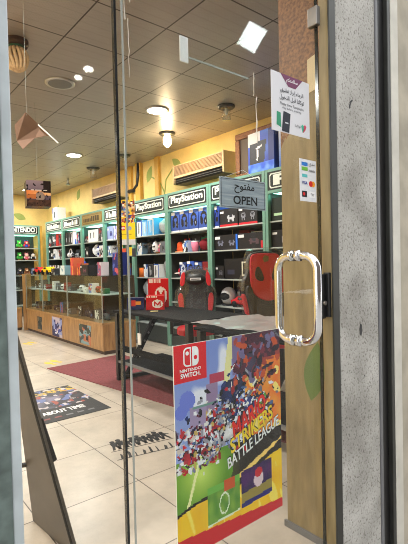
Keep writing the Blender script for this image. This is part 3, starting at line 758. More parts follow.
# bay right of the standee
shelf_fill(3,0,[BX('console_box','white console box with dark tower',.17,.28,WH,art_console((224,228,236)),n=18),BX('console_box','white and light blue console box',.16,.27,WH,art_console((150,196,236),(230,236,242),(60,150,220)),n=18),BX('console_box','sky blue console box',.17,.28,(80,160,220),art_console((90,170,226),(226,236,244),(226,232,240)),n=18),
    OB('bagged_clothing','silver plastic bagged bundle','bag',bagged((176,182,188),.26,.27,11),.25),OB('bagged_clothing','clear plastic bagged bundle','bag',bagged((200,204,206),.18,.24,13),.15)])
shelf_fill(3,1,[BX('game_box','slate blue box',.16,.2,(96,120,140),art_cover(21,P4)),OB('figurine','dark robed figurine','figurine',figurine((40,40,46),(70,64,60),.26),.14),OB('mask','white mask with dark eyes','mask',mask((224,224,226),(20,20,24)),.14),OB('plush_toy','pink plush toy','plush toy',plush((226,120,160),(236,150,180),.17),.12),
    BX('game_box','grey device box',.16,.19,(110,114,122),art_pad((100,104,114),(50,50,56),(120,124,130))),BX('gift_box','yellow topped box',.11,.24,(200,180,70),art_split((214,190,60),(90,90,80),.6))])
shelf_fill(3,2,[OB('plush_toy','orange square toy','plush toy',MB().box(-.09,.09,.02,.2,0,.16,(200,104,44)),.2),BX('game_box','blue and white game box',.12,.22,(60,110,190),art_cover(31,P4)),BX('console_box','black and white console box',.16,.22,BK,art_console((30,32,38),(226,226,230),(60,60,66))),BX('console_box','white boxed console',.14,.22,WH,art_console()),OB('bagged_clothing','grey clothing in plastic','clothing',bagged((150,156,160),.24,.34,15),.22)])
shelf_fill(3,3,[OB('bagged_clothing','long grey bagged garment','clothing',bagged((160,164,168),.3,.34,17),.3),BX('game_box','dark stacked game box',.3,.26,BK,art_cover(33,P2)),BX('game_box','brown carton',.22,.28,(150,104,60),art_cover(34,[(150,104,60),(170,122,76)]))])
# bay behind the standee
shelf_fill(4,0,[BX('console_box','light blue box with round picture',.24,.26,(140,160,214),art_pad((150,166,220),(60,70,140),(206,210,226))),BX('console_box','white box with violet picture',.2,.25,WH,art_cover(41,[(230,230,236),(120,120,190),(180,190,226)])),BX('game_box','teal game box',.2,.24,(60,140,140),art_cover(42,P1)),BX('game_box','dark blue game box',.2,.26,NV,art_cover(43,P1))])
shelf_fill(4,1,[BX('game_box','white booklet box',.16,.2,WH,art_cover(44,P4)),OB('figurine','grey figurine','figurine',figurine((130,134,140),(90,90,100),.24),.14),BX('game_box','green and white box',.18,.22,(80,150,110),art_cover(45,P3)),OB('headphones','black headphones','headphones',headphones((24,24,28),(60,60,70)),.2),BX('game_box','blue box',.16,.2,BL,art_cover(46,P1))])
# olive header bay
shelf_fill(5,0,[BX('photo_box','small grey picture box',.16,.14,(110,110,114),art_cover(51,P2)),BX('console_box','wide white two device box',.44,.25,WH,lambda u,v:(60,66,74) if ((.2<u<.28 or .56<u<.64) and .3<v<.75) else (226,230,234),n=24),BX('photo_box','black picture box',.18,.27,BK,art_cover(52,P2))])
shelf_fill(5,1,[BX('game_box','black box with white pad',.16,.22,BK,art_pad(BK,(214,214,220),BK)),OB('bagged_clothing','white bag with blue logo','bag',bagged((220,224,232),.24,.28,19),.22),OB('helmet','navy helmet','helmet',helmet((28,44,120),(200,206,226)),.24),BX('game_box','charcoal box',.18,.22,(44,44,50),art_cover(53,P2))])
# black and white console bay
shelf_fill(6,0,[BX('console_box','black upright console box',.13,.28,BK,art_console((24,24,28),(70,70,76),(40,40,46))),BX('console_box','dark grey upright console box',.13,.28,(44,44,50),art_console((50,50,56),BK,(90,90,96))),BX('console_box','black box with white edge',.12,.27,BK,art_console((28,28,32),(210,210,216),(220,220,226))),BX('console_box','tall white box with blue corner',.18,.30,WH,lambda u,v:(40,100,210) if hypot(u-.7,v-.1)<.25 else (228,232,238)),BX('console_box','navy box',.14,.26,NV,art_cover(61,P1))])
shelf_fill(6,1,[OB('headphones','white headphones','headphones',headphones((214,214,220),(60,60,70)),.2),OB('gamepad','black gamepad','gamepad',gamepad((28,28,32),(150,150,160)),.16),OB('gamepad','grey gamepad','gamepad',gamepad((130,134,140)),.16),OB('headphones','black headphones with silver cups','headphones',headphones((26,26,30),(180,184,190)),.2),BX('game_box','white square box',.13,.18,WH,art_cover(62,P4))])
# corner bay
shelf_fill(7,0,[BX('game_box','grey flat game box',.24,.26,(110,108,104),art_cover(71,P2)),BX('game_box','black game box',.2,.26,BK,art_cover(72,P2)),BX('gift_box','tall red box',.13,.30,(180,44,40),art_cover(73,[(190,48,44),(160,30,34)])),BX('game_box','black box with pale label',.22,.25,BK,art_cover(74,P2))])
shelf_fill(7,1,[BX('game_box','dark device box with white pad',.28,.24,BK,art_pad(BK,(206,206,212),BK)),BX('game_box','white leaflet box',.12,.24,WH,art_cover(75,P4)),OB('bagged_clothing','white plastic bag','bag',bagged((206,206,208),.22,.26,23),.22),BX('game_box','grey and black box',.2,.22,(70,70,76),art_cover(76,P2))])
shelf_fill(7,2,[BX('game_box','black carton',.3,.24,BK,art_cover(77,P2)),BX('game_box','dark brown carton',.3,.24,(70,50,40),art_cover(78,P2))])
# a second row of cartons standing behind the front goods
r3=random.Random(21); CT=[('black',BK),('charcoal',(52,52,58)),('navy',NV),('dark red',(120,26,34)),('slate',(84,94,108)),('white',(214,216,222)),('brown',(110,80,56)),('blue',(44,76,160)),('grey',(120,122,128))]
for i in range(8):
    for s_i in (range(4) if i<4 else range(3)):
        if i==2 and s_i==0: continue
        x=.06; wmax=(YM[i]-YM[i-1] if i else 1.04)-.055
        for k in range(4):
            w_=r3.uniform(.17,.225); cn,cc=CT[r3.randrange(9)]
            if x+w_>wmax: break
            h_=r3.uniform(.20,.27) if s_i else r3.uniform(.22,.29)
            place(boxart(w_,h_,.10,cc,art_cover(200+i*16+s_i*4+k,[cc,cc,P1[r3.randrange(6)],P4[r3.randrange(5)]],9),8),'carton',f"{cn} carton in back row, {ORD[k]} from left, {SHN[s_i]} shelf, {CABN[i]}",'box',bay_pt(i,x+w_/2,.295,SHZ[s_i]+.001),RT,f"cartons at the back of the {CABN[i]}")
            x+=w_+r3.uniform(.01,.03)
# back wall cabinet with hanging plush toys
YK=11.58
bc=cabinet((3.04,YK,0),0,.95,'teal display cabinet of plush toys standing on the back wall','NINTENDO',ht=2.36,dep=.40)
def back_fill(s,items,x=.38,gap=.02):
    for k,(name,desc,cat,mb,w) in enumerate(items):
        w=max(v[0] for v in mb.v)-min(v[0] for v in mb.v)
        if x+w>.905: continue
        place(mb,name,f"{desc}, {ORD[k]} from left, {SHN[s]} shelf, back wall cabinet",cat,(3.04+x+w/2,YK+.06,SHZ[s]+.001),0,'toys in the back wall cabinet','cloth',True); x+=w+gap
back_fill(0,[('plush_toy','green and white plush toy','plush toy',plush((60,160,60),(80,190,70),.21),.16),('plush_toy','red and blue plush toy','plush toy',plush((50,80,180),(214,60,70),.21),.16),('figurine','dark boxed figurine','figurine',figurine((60,50,44),(120,80,60),.22),.13)])
back_fill(1,[('plush_toy','green plush toy with white face','plush toy',plush((50,150,60),(70,170,70),.21),.16),('plush_toy','pink plush toy','plush toy',plush((220,110,130),(236,190,190),.20),.16),('plush_toy','black and white plush toy','plush toy',plush((30,30,34),(220,220,224),.19),.13)])
back_fill(2,[('plush_toy','dark grey plush toy','plush toy',plush((40,40,48),(80,80,90),.20),.16),('plush_toy','brown plush toy','plush toy',plush((110,70,44),(150,100,64),.20),.16),('plush_toy','blue grey plush toy','plush toy',plush((80,100,130),(120,140,170),.19),.13)])
struct('trim_11',MB().box(4.0,4.06,YK+.02,YK+.10,0,2.36),M['beam'])

# things on top of the cabinets
ZT=2.381
cb=place(boxart(.27,.32,.22,WH,lambda u,v:(60,110,190) if (u<.22 and v>.55) else ((60,66,76) if .4<u<.6 and .2<v<.75 else (230,232,236))),'console_box','white console box standing alone on top of the far corner cabinet','box',(XC+.06,10.42,ZT),RT)
pf=thing('picture_frame','carved bronze picture frame leaning on the wall above the cabinets','picture frame',(4.11,3.80,ZT),RT)
PFW,PFH=.95,.62; q=MB()
q.box(-PFW/2,PFW/2,0,.05,0,.085); q.box(-PFW/2,PFW/2,0,.05,PFH-.085,PFH); q.box(-PFW/2,-PFW/2+.085,0,.05,.086,PFH-.086); q.box(PFW/2-.085,PFW/2,0,.05,.086,PFH-.086)
q.build('frame',M['frame'],pf,bevel=.012)
MB().box(-PFW/2+.085,PFW/2-.085,.02,.04,.085,PFH-.085,(90,74,60)).build('picture',M['print'],pf)
def art_runner(u,v):
    c=blend((30,56,170),(90,140,226),v*.6+.5*mnoise.noise(Vector((u*3,v*3,1))))
    if u<.5 and v>.68: c=blend((220,214,208),(206,206,220),u)
    if .06<u<.92 and .18<v<.72+.08*u and u<.58+.2*v: c=(34,36,44)
    if u>.8: c=(24,40,120)
    if v<.24: c=blend((40,90,220),(110,160,240),.5+mnoise.noise(Vector((u*6,v*8,2))))
    for (x,y,a,b,t) in [(.38,.5,.035,.11,.2),(.44,.62,.13,.028,.25),(.36,.36,.03,.08,-.2)]:
        dx,dy=u-x,v-y; p=dx*cos(t)+dy*sin(t); r=-dx*sin(t)+dy*cos(t)
        if (p/a)**2+(r/b)**2<1: c=(226,226,230)
    return c
b1=boxart(.44,.50,.10,(40,70,170),art_runner,34)
place(b1,'console_box','large blue console box with white running figure above the cabinets','box',(3.95,3.66,ZT),RT-.04)
b2=boxart(.40,.46,.10,(40,70,170),lambda u,v: blend((60,100,190),(214,220,236),v),16)
place(b2,'console_box','second blue and white console box beside the pillar above the cabinets','box',(3.98,3.20,ZT),RT)

# yellow toy standee
sd=thing('toy_standee','tall yellow toy brand standee with crowd print in front of the cabinets','standee',(3.62,6.40,0),-.55)
def crowd(u,v):
    c=(236,190,40)
    for x,y,ca,sa,a,b,cc in CR:
        if hypot(u-x,(v-y)*1.3)<a: c=cc
    return c
CR=shards(150,77,lambda r:(r.random(),r.random()*.92),[(40,60,130),(150,50,44),(50,44,40),(224,196,160),(70,120,180),(230,230,230),(40,40,46),(190,120,50)],.05,.10)
q=MB().box(-.15,.15,0,.03,1.62,2.36,(230,190,40)); q.grid((-.15,-.001,1.98),(.30,0,0),(0,0,.38),18,22,crowd)
q.grid((-.15,-.001,1.62),(.30,0,0),(0,0,.36),12,12,lambda u,v:(244,208,24) if v>.22 else (206,206,212)); q.build('header_card',M['print'],sd)
q=MB(); q.box(-.11,-.015,-.003,-.0015,1.86,1.93,(206,24,30)); put_text(q,'LEGO',(-.103,-.004,1.878),(.08,0,0),(0,0,.034),(250,250,250),.003); q.prism(disc(.06,1.895,.034),-.003,-.0015,(150,160,176)); q.box(-.09,.09,-.003,-.0015,1.79,1.80,(150,130,30)); q.build('logo',M['print'],sd)
MB().box(-.015,.015,.005,.025,.05,1.62).build('pole',M['grey'],sd)
MB().box(-.16,.16,-.12,.14,0,.05).build('foot',M['grey'],sd)
q=MB()
for k,(x,z,c) in enumerate([(-.12,1.52,(40,110,200)),(-.04,1.5,(220,90,60)),(.06,1.52,(230,200,60)),(.12,1.5,(60,60,70))]): q.box(x-.03,x+.03,-.02,.0,z-.08,z+.06,c)
q.build('hanging_packs',M['print'],sd)

# ------------------------------------------------------------------ counters
def counter(y0,y1,lab,pcol,pf):
    x0,x1=2.84,3.38; t=thing('display_counter',lab,'counter',(x0,y0,0))
    L=y1-y0; d=x1-x0
    MB().box(.02,d,.0,L,0,.05).build('plinth',M['brown'],t)
    MB().box(0,d,.0,L,.051,.43).build('wood_base',M['wood'],t)
    MB().box(-.012,d+.01,-.0,L,.431,.458).build('wood_ledge',M['woodh'],t)
    MB().box(0,.006,.004,L-.004,.459,1.13).build('front_glass',M['cglass'],t)
    MB().box(-.006,d,.0,L,1.131,1.141).build('top_glass',M['cglass'],t)
    MB().box(.03,d-.03,.02,L-.02,.850,.862).build('inner_shelf',M['shelf'],t)
    MB().box(d-.02,d,0,L,.459,1.129).build('rear_panel',M['brown'],t)
    if pf=='end': MB().box(.007,d-.021,.002,.008,.459,1.129).build('end_glass',M['cglass'],t)
    for yy in ([.0,L-.012]): MB().box(-.004,.008,yy,yy+.012,.459,1.129).build('corner_strip',M['edgeL'],t)
    w,h,yc,zc,art=pcol
    q=MB().grid((-.0025,yc+w/2,zc),(0,-w,0),(0,0,h),14,14,art); q.build('front_poster',M['print'],t)
    return t
counter(5.76,7.03,'nearest wood and glass display counter with dark portrait poster on its front',(.42,.30,6.38-5.76-.21+.2,.08,art_cover(91,[(70,80,84),(120,150,160),(40,44,50),(180,110,80),(60,70,60)],24)),'end')
counter(7.034,8.2,'middle wood and glass display counter with blue white poster on its front',(.46,.34,7.52-7.034,.06,art_cover(92,[(60,70,150),(220,220,232),(40,40,90),(140,150,200),(180,170,190)],24)),'')
counter(8.204,9.15,'farthest wood and glass display counter beside the tall wooden post',(.24,.24,.19,.10,art_cover(93,[(30,40,40),(60,70,70),(120,110,90)],14)),'')
bk=thing('display_counter','wood and glass counter crossing the back behind the tall wooden post','counter',(1.3,9.32,0))
MB().box(0,1.50,.02,.5,0,.05).build('plinth',M['brown'],bk); MB().box(0,1.50,0,.5,.051,.43).build('wood_base',M['wood'],bk); MB().box(0,1.50,-.01,.5,.431,.458).build('wood_ledge',M['woodh'],bk)
MB().box(0,1.50,0,.006,.459,1.13).build('front_glass',M['cglass'],bk); MB().box(0,1.50,-.005,.5,1.131,1.141).build('top_glass',M['cglass'],bk); MB().box(0,1.50,.47,.49,.459,1.129).build('rear_panel',M['woodh'],bk)
MB().box(.02,1.48,.03,.46,.85,.862).build('inner_shelf',M['shelf'],bk)
MB().box(2.815,2.95,9.16,9.30,0,1.15).build('wooden_post',M['wood'],None,bevel=.004); tag(COL.objects['wooden_post'],'tall honey coloured wooden post where the two counters meet','post')
# goods inside the counters
def in_counter(y,z,mb,name,desc,cat,dx=.14,m='print',sm=False,rot=RT): place(mb,name,desc,cat,(2.84+dx,y,z),rot,'goods inside the glass counters',m,sm)
r2=random.Random(4)
tone=['black','grey','dark blue','brown','white','red','green','silver']; tcol=[BK,(96,98,104),NV,(90,66,46),(220,222,226),(150,34,40),(50,104,70),(160,166,174)]
CNAME=['nearest counter','middle counter','farthest counter']
for ci,(y0,y1) in enumerate([(5.76,7.03),(7.034,8.2),(8.204,9.15)]):
    for lv,(z,zn) in enumerate([(.46,'floor'),(.863,'inner shelf')]):
        y=y1-.18; n=5 if ci<2 else 4
        for k in range(n):
            ti=r2.randrange(8) if lv else r2.choice([0,0,1,2,3]); c=tcol[ti]; w=r2.uniform(.11,.16); h=r2.uniform(.07,.2) if lv==0 else r2.uniform(.05,.16)
            kind=(k+ci+lv)%3
            dn=f"{tone[ti]}"
            pos=f"{ORD[k]} from left on {zn} of {CNAME[ci]}"
            if kind==0: in_counter(y,z,boxart(w,h,.12,c,art_cover(100+ci*20+lv*8+k,[c,P1[k%6],P4[k%5]],10),8),'game_box',f"{dn} game box, {pos}",'box')
            elif kind==1: in_counter(y,z,gamepad(c,(40,40,44)),'gamepad',f"{dn} gamepad, {pos}",'gamepad',m='cloth',sm=True)
            else: in_counter(y,z,boxart(w*.8,h*1.1,.1,c,art_pad(c,P4[k%5],c),8),'controller_box',f"{dn} controller box, {pos}",'box')
            y-=(y1-y0-.25)/n
# goods standing on the counters
def on_counter(y,dx,mb,name,desc,cat,m='print',sm=False,rot=RT,z=1.1415,g='goods standing on the counters'): place(mb,name,desc,cat,(2.84+dx,y,z),rot,g,m,sm)
on_counter(5.98,.36,boxart(.24,.34,.14,(24,36,100),art_cover(120,[(24,36,110),(30,50,140),(90,110,190),(200,80,90)],12),16),'game_box','tall navy box standing on the nearest counter behind the door edge','box')
on_counter(6.34,.25,boxart(.12,.20,.14,(200,190,200),art_cover(121,[(210,200,210),(170,90,120),(90,90,130)],9)),'gift_box','pink and white upright box left of the tall navy box','box')
on_counter(6.75,.18,boxart(.28,.16,.2,(34,32,34),art_pad((38,34,38),(120,70,90),(60,50,54)),14),'speaker_box','dark box with round pink picture in the middle of the nearest counter','box')
on_counter(7.28,.2,boxart(.12,.29,.2,(214,110,80),art_cover(122,[(220,90,70),(230,150,60),(206,60,70)],8)),'gift_box','tall orange red box on the middle counter','box')
on_counter(7.02,.22,boxart(.20,.19,.12,(190,110,70),art_cover(123,[(220,130,60),(236,180,80),(60,50,60),(190,60,50)],12)),'game_box','orange picture box right of the tall orange red box','box')
on_counter(7.72,.2,boxart(.22,.16,.16,(120,160,176),art_cover(124,[(130,170,190),(220,228,232),(90,130,150)],8)),'game_box','pale blue box on the middle counter','box')
on_counter(8.18,.2,boxart(.16,.11,.14,(40,40,44),art_cover(125,P2,8)),'game_box','low black box between pale blue box and yellow toy car','box')
on_counter(8.54,.16,rcar((240,200,30)),'toy_car','yellow toy car on the farthest counter','toy car','cloth')
on_counter(9.0,.16,rcar((206,40,40)),'toy_car','red toy car on the farthest counter','toy car','cloth')
on_counter(7.50,.36,bagged((40,60,150),.2,.24,31),'bag','small blue plastic bag at the back of the middle counter','bag','cloth',True)
q=MB()
place(bagged((214,218,224),.40,.13,35),'plastic_bag','white crumpled plastic bag lying on the back counter','bag',(2.45,9.42,1.142),0,None,'cloth',True)
place(boxart(.2,.12,.2,(200,206,216),art_cover(127,P4)),'game_box','low white box on the back counter left of the crumpled bag','box',(2.05,9.45,1.142),0)

# ------------------------------------------------------------------ floor pieces
def flatmat(name,lab,cat,pts,z,m,paint=None):
    mb=MB(); n=len(pts); mb.prismz(pts,.0005,z,(30,30,34)); o=mb.build(name,M[m]); return tag(o,lab,cat)
flatmat('carpet','burgundy carpet on the tiles under the black desks','carpet',[(1.94,5.52),(2.82,5.60),(3.04,5.6),(3.04,1.72),(2.42,1.70),(2.26,3.18)],.009,'carpet')
mt=thing('floor_mat','black printed game floor mat lying on the tiles left of the carpet','mat',(1.17,3.59,.0005))
def mat_paint(u,v):
    c=(26,26,30)
    t=mnoise.noise(Vector((u*5,v*7,9)))
    if .35<v<.98:
        d=hypot(u-.4,(v-.66)*1.5)
        c=blend((120,116,140),(30,30,38),d*2.2+t)
        if t>.22: c=(96,110,160)
        if mnoise.noise(Vector((u*11,v*13,4)))>.28: c=(196,186,190)
        if mnoise.noise(Vector((u*9,v*11,14)))>.36: c=(150,70,60)
        if .82<v<.95 and mnoise.noise(Vector((u*18,v*20,2)))>.0: c=(190,160,60)
    return c
q=MB().box(0,.66,0,1.0,0,.003,(24,24,28)); q.grid((0,0,.0032),(.66,0,0),(0,1.0,0),44,60,mat_paint); q.build('mat',M['print'],mt)
q=MB(); put_text(q,'ABOUT TIME!',(.12,.19,.0036),(.38,0,0),(0,.085,0),(220,220,224),.006); 
for k in range(5): q.box(.08+k*.10,.14+k*.10,.08,.11,.0034,.0036,(130,60,60) if k<2 else (110,110,116))
q.build('lettering',M['print'],mt)
# decal of walking silhouettes with shadow lettering below
dc=thing('floor_decal','black decal of a row of small figures on the tiles left of the poster','decal',(1.42,2.75,.0005),-.20)
q=MB()
def pers(x,y,s,p):
    q.prismz([(x+r_*s*cos(a),y+.135*s+r_*1.1*s*sin(a)) for r_,a in [(.018,2*pi*k/10) for k in range(10)]],0,.0012,BK)
    q.prismz([(x-.022*s,y+.115*s),(x+.022*s,y+.115*s),(x+.020*s,y+.06*s),(x-.018*s,y+.06*s)],0,.0012,BK)
    q.prismz([(x-.018*s,y+.062*s),(x+.002*s,y+.062*s),(x-.012*s-p,y),(x-.030*s-p,y)],0,.0012,BK); q.prismz([(x+.0*s,y+.062*s),(x+.02*s,y+.062*s),(x+.034*s+p,y),(x+.016*s+p,y)],0,.0012,BK)
    q.prismz([(x+.018*s,y+.11*s),(x+.05*s,y+.08*s+p),(x+.045*s,y+.07*s+p),(x+.016*s,y+.09*s)],0,.0012,BK)
for k in range(9): pers(.02+k*.047,.0,1.05+.12*sin(k*2.1),.006*sin(k*1.7))
q.build('figure_row',M['print'],dc)
q=MB(); q.box(-.03,.44,-.165,-.159,0,.0011,(24,24,26)); q.box(-.03,.44,-.022,-.016,0,.0011,(24,24,26))
for k in range(8):
    x=.0+k*.052; w_=.016+.007*sin(k*2.3); q.prismz([(x,-.158),(x+w_,-.158),(x+w_*1.5,-.10+.02*sin(k*1.9)),(x+w_*.9,-.075+.02*sin(k*1.9))],0,.0011,(22,22,24))
q.build('shadow_row',M['print'],dc)
for k,(x,y,l) in enumerate([(2.12,5.86,'nearer yellow footprint sticker on the tiles beside the carpet'),(2.37,7.60,'farther yellow footprint sticker on the tiles in front of the counters')]):
    q=MB()
    for s in (-1,1):
        q.prismz([(s*.06+.04*cos(2*pi*j/12),.02*s+.085*sin(2*pi*j/12)) for j in range(12)],.0005,.0014,(222,190,40)); q.prismz([(s*.06+.03*cos(2*pi*j/10),.02*s-.125+.035*sin(2*pi*j/10)) for j in range(10)],.0005,.0014,(222,190,40))
    o=q.build('footprint_sticker',M['print'],None,loc=(x,y,0),rotz=.3); tag(o,l,'sticker','footprint stickers on the floor')

# metal wedge stand just inside the left pane
A=Vector((.703,2.273,.002)); B=Vector((.748,1.85,.002)); T=Vector((.612,2.28,1.05))
ws=thing('metal_stand','brushed dark steel triangular stand leaning on the floor inside the left pane','stand',tuple(A))
n_=(B-A).cross(T-A).normalized(); 
if n_.x>0: n_=-n_
T2=T+(B-A)*.05
P_=[Vector((0,0,0)),B-A,T2-A,T-A]; Q_=[p-n_*.022 for p in P_]
MB().add(P_+Q_,[(0,1,2,3),(7,6,5,4),(0,4,5,1),(1,5,6,2),(2,6,7,3),(3,7,4,0)]).build('panel',M['dsteel'],ws)
e=P_[2]-P_[1]; ed=[P_[1]+e*t for t in (0,.5,1)]
MB().tube([p+Vector((.002,0,0)) for p in ed],.006,8).build('edge_bead',M['black'],ws)
bp=[P_[1]+e*t for t in (.37,.55)]
MB().add([bp[0]-n_*.02,bp[0]-n_*.02+Vector((.014,.012,.0)),bp[1]-n_*.02+Vector((.008,.007,-.02)),bp[1]-n_*.02]+[bp[0]-n_*.03,bp[0]-n_*.03+Vector((.014,.012,.0)),bp[1]-n_*.03+Vector((.008,.007,-.02)),bp[1]-n_*.03],[(0,1,2,3),(7,6,5,4),(0,4,5,1),(1,5,6,2),(2,6,7,3),(3,7,4,0)]).build('bracket',M['black'],ws)
MB().tube([P_[0]+(P_[3]-P_[0])*.28+Vector((.01,0,0)),P_[0]+(P_[3]-P_[0])*.28+Vector((-.05,.03,0))],.012,10).build('peg',M['black'],ws)

# ------------------------------------------------------------------ desks
def desk(y0,y1,x0,x1,lab,top_m):
    t=thing('gaming_desk',lab,'desk',(x0,y0,0.009)); L=y1-y0; d=x1-x0; z=.78
    MB().box(0,d,0,L,z-.028,z).build('tabletop',M['blackm'],t,bevel=.006)
    for yy in (.04,L-.09):
        lg=MB().box(.0,.06,yy,yy+.05,.04,z-.029); lg.box(0.0,d-.04,yy,yy+.05,0,.04); lg.build('leg',M['black'],t,bevel=.004)
        MB().prism([(.10,.05),(.16,.05),(d-.08,z-.03),(d-.15,z-.03)],yy+.005,yy+.045).build('brace',M['blackm'],t)
        q=MB()
        for k in range(7):
            f_=(k+1)/8; cx=.13+(d-.245)*f_; cz=.05+(z-.08)*f_; q.prism(disc(cx,cz,.014,8),yy+.0465,yy+.0475); q.prism(disc(cx,cz,.014,8),yy+.0025,yy+.0035)
        q.build('brace_holes',M['grey'],COL.objects[-1] if False else t)
    MB().box(.005,.03,.09,L-.09,.34,.40).build('front_rail',M['blackm'],t)
    MB().box(.005,.03,.09,L-.09,.20,.225).build('lower_rail',M['grey'],t)
    MB().box(.031,d-.1,.09,L-.09,.205,.22).build('lower_shelf',M['blackm'],t)
    MB().box(d-.05,d-.03,.09,L-.09,.60,.74).build('modesty_panel',M['black'],t)
    return t
d1=desk(3.0,4.43,2.31,3.0,'black gaming desk carrying two red boxes','black')
d2=desk(1.35,2.75,2.14,2.84,'black gaming desk under clear plastic sheet just right of the other desk','black')
# crumpled clear sheet
q=MB(); nx,ny=22,40; vs=[]
for j in range(ny+1):
    for i in range(nx+1):
        x=2.12+.72*i/nx; y=1.34+1.42*j/ny
        vs.append((x,y,.815+.02*(mnoise.noise(Vector((x*6,y*6,0)))+.6*mnoise.noise(Vector((x*17,y*17,3)))) +.008))
q.add(vs,[(j*(nx+1)+i,j*(nx+1)+i+1,(j+1)*(nx+1)+i+1,(j+1)*(nx+1)+i) for j in range(ny) for i in range(nx)])
M['sheet']=glass('crumpled_sheet',tint=(.92,.92,.92),base=.12,power=2,gain=.6,milk=.32)
ps=q.build('plastic_sheet',M['sheet'],None,smooth=True); tag(ps,'crumpled clear plastic sheet spread over the nearer desk','plastic sheet')
# goods on the first desk
ZD=.79
def rbox(w,h,lab,loc,rot): return place(boxart(w,h,w*.8,(196,20,30),art_m,30,(176,20,30)),'game_box',lab,'box',loc,rot,'red boxes on the black desk')
rbox(.235,.33,'taller red box with white round M emblem at the back of the desk',(2.80,4.24,ZD),-.62)
rbox(.20,.155,'smaller red box with white round M emblem in front of the taller one',(2.63,4.05,ZD),-.62)
bb=place(boxart(.19,.13,.13,(20,26,60),lambda u,v:(206,60,50) if (.25<u<.5 and .3<v<.8) else ((230,150,60) if (.5<u<.8 and .35<v<.75) else (30,40,90)),16),'game_box','dark blue box with red and orange digits at the left end of the desk','box',(2.50,4.25,ZD),-.62)
tg=MB().box(-.04,.04,-.02,.02,0,.006,(220,206,150)); place(tg,'price_tag','small cream tag lying in front of the red boxes','tag',(2.53,3.92,ZD),-.6)
wt=MB().box(2.395,2.405,3.99,4.05,.44,.56,(230,230,230)); o=wt.build('paper_tag',M['print']); tag(o,'white paper tag hanging from the front of the black desk','tag')
MB().tube([(2.40,4.02,.56),(2.40,4.02,.752)],.0015,5).build('string',M['white'],o)
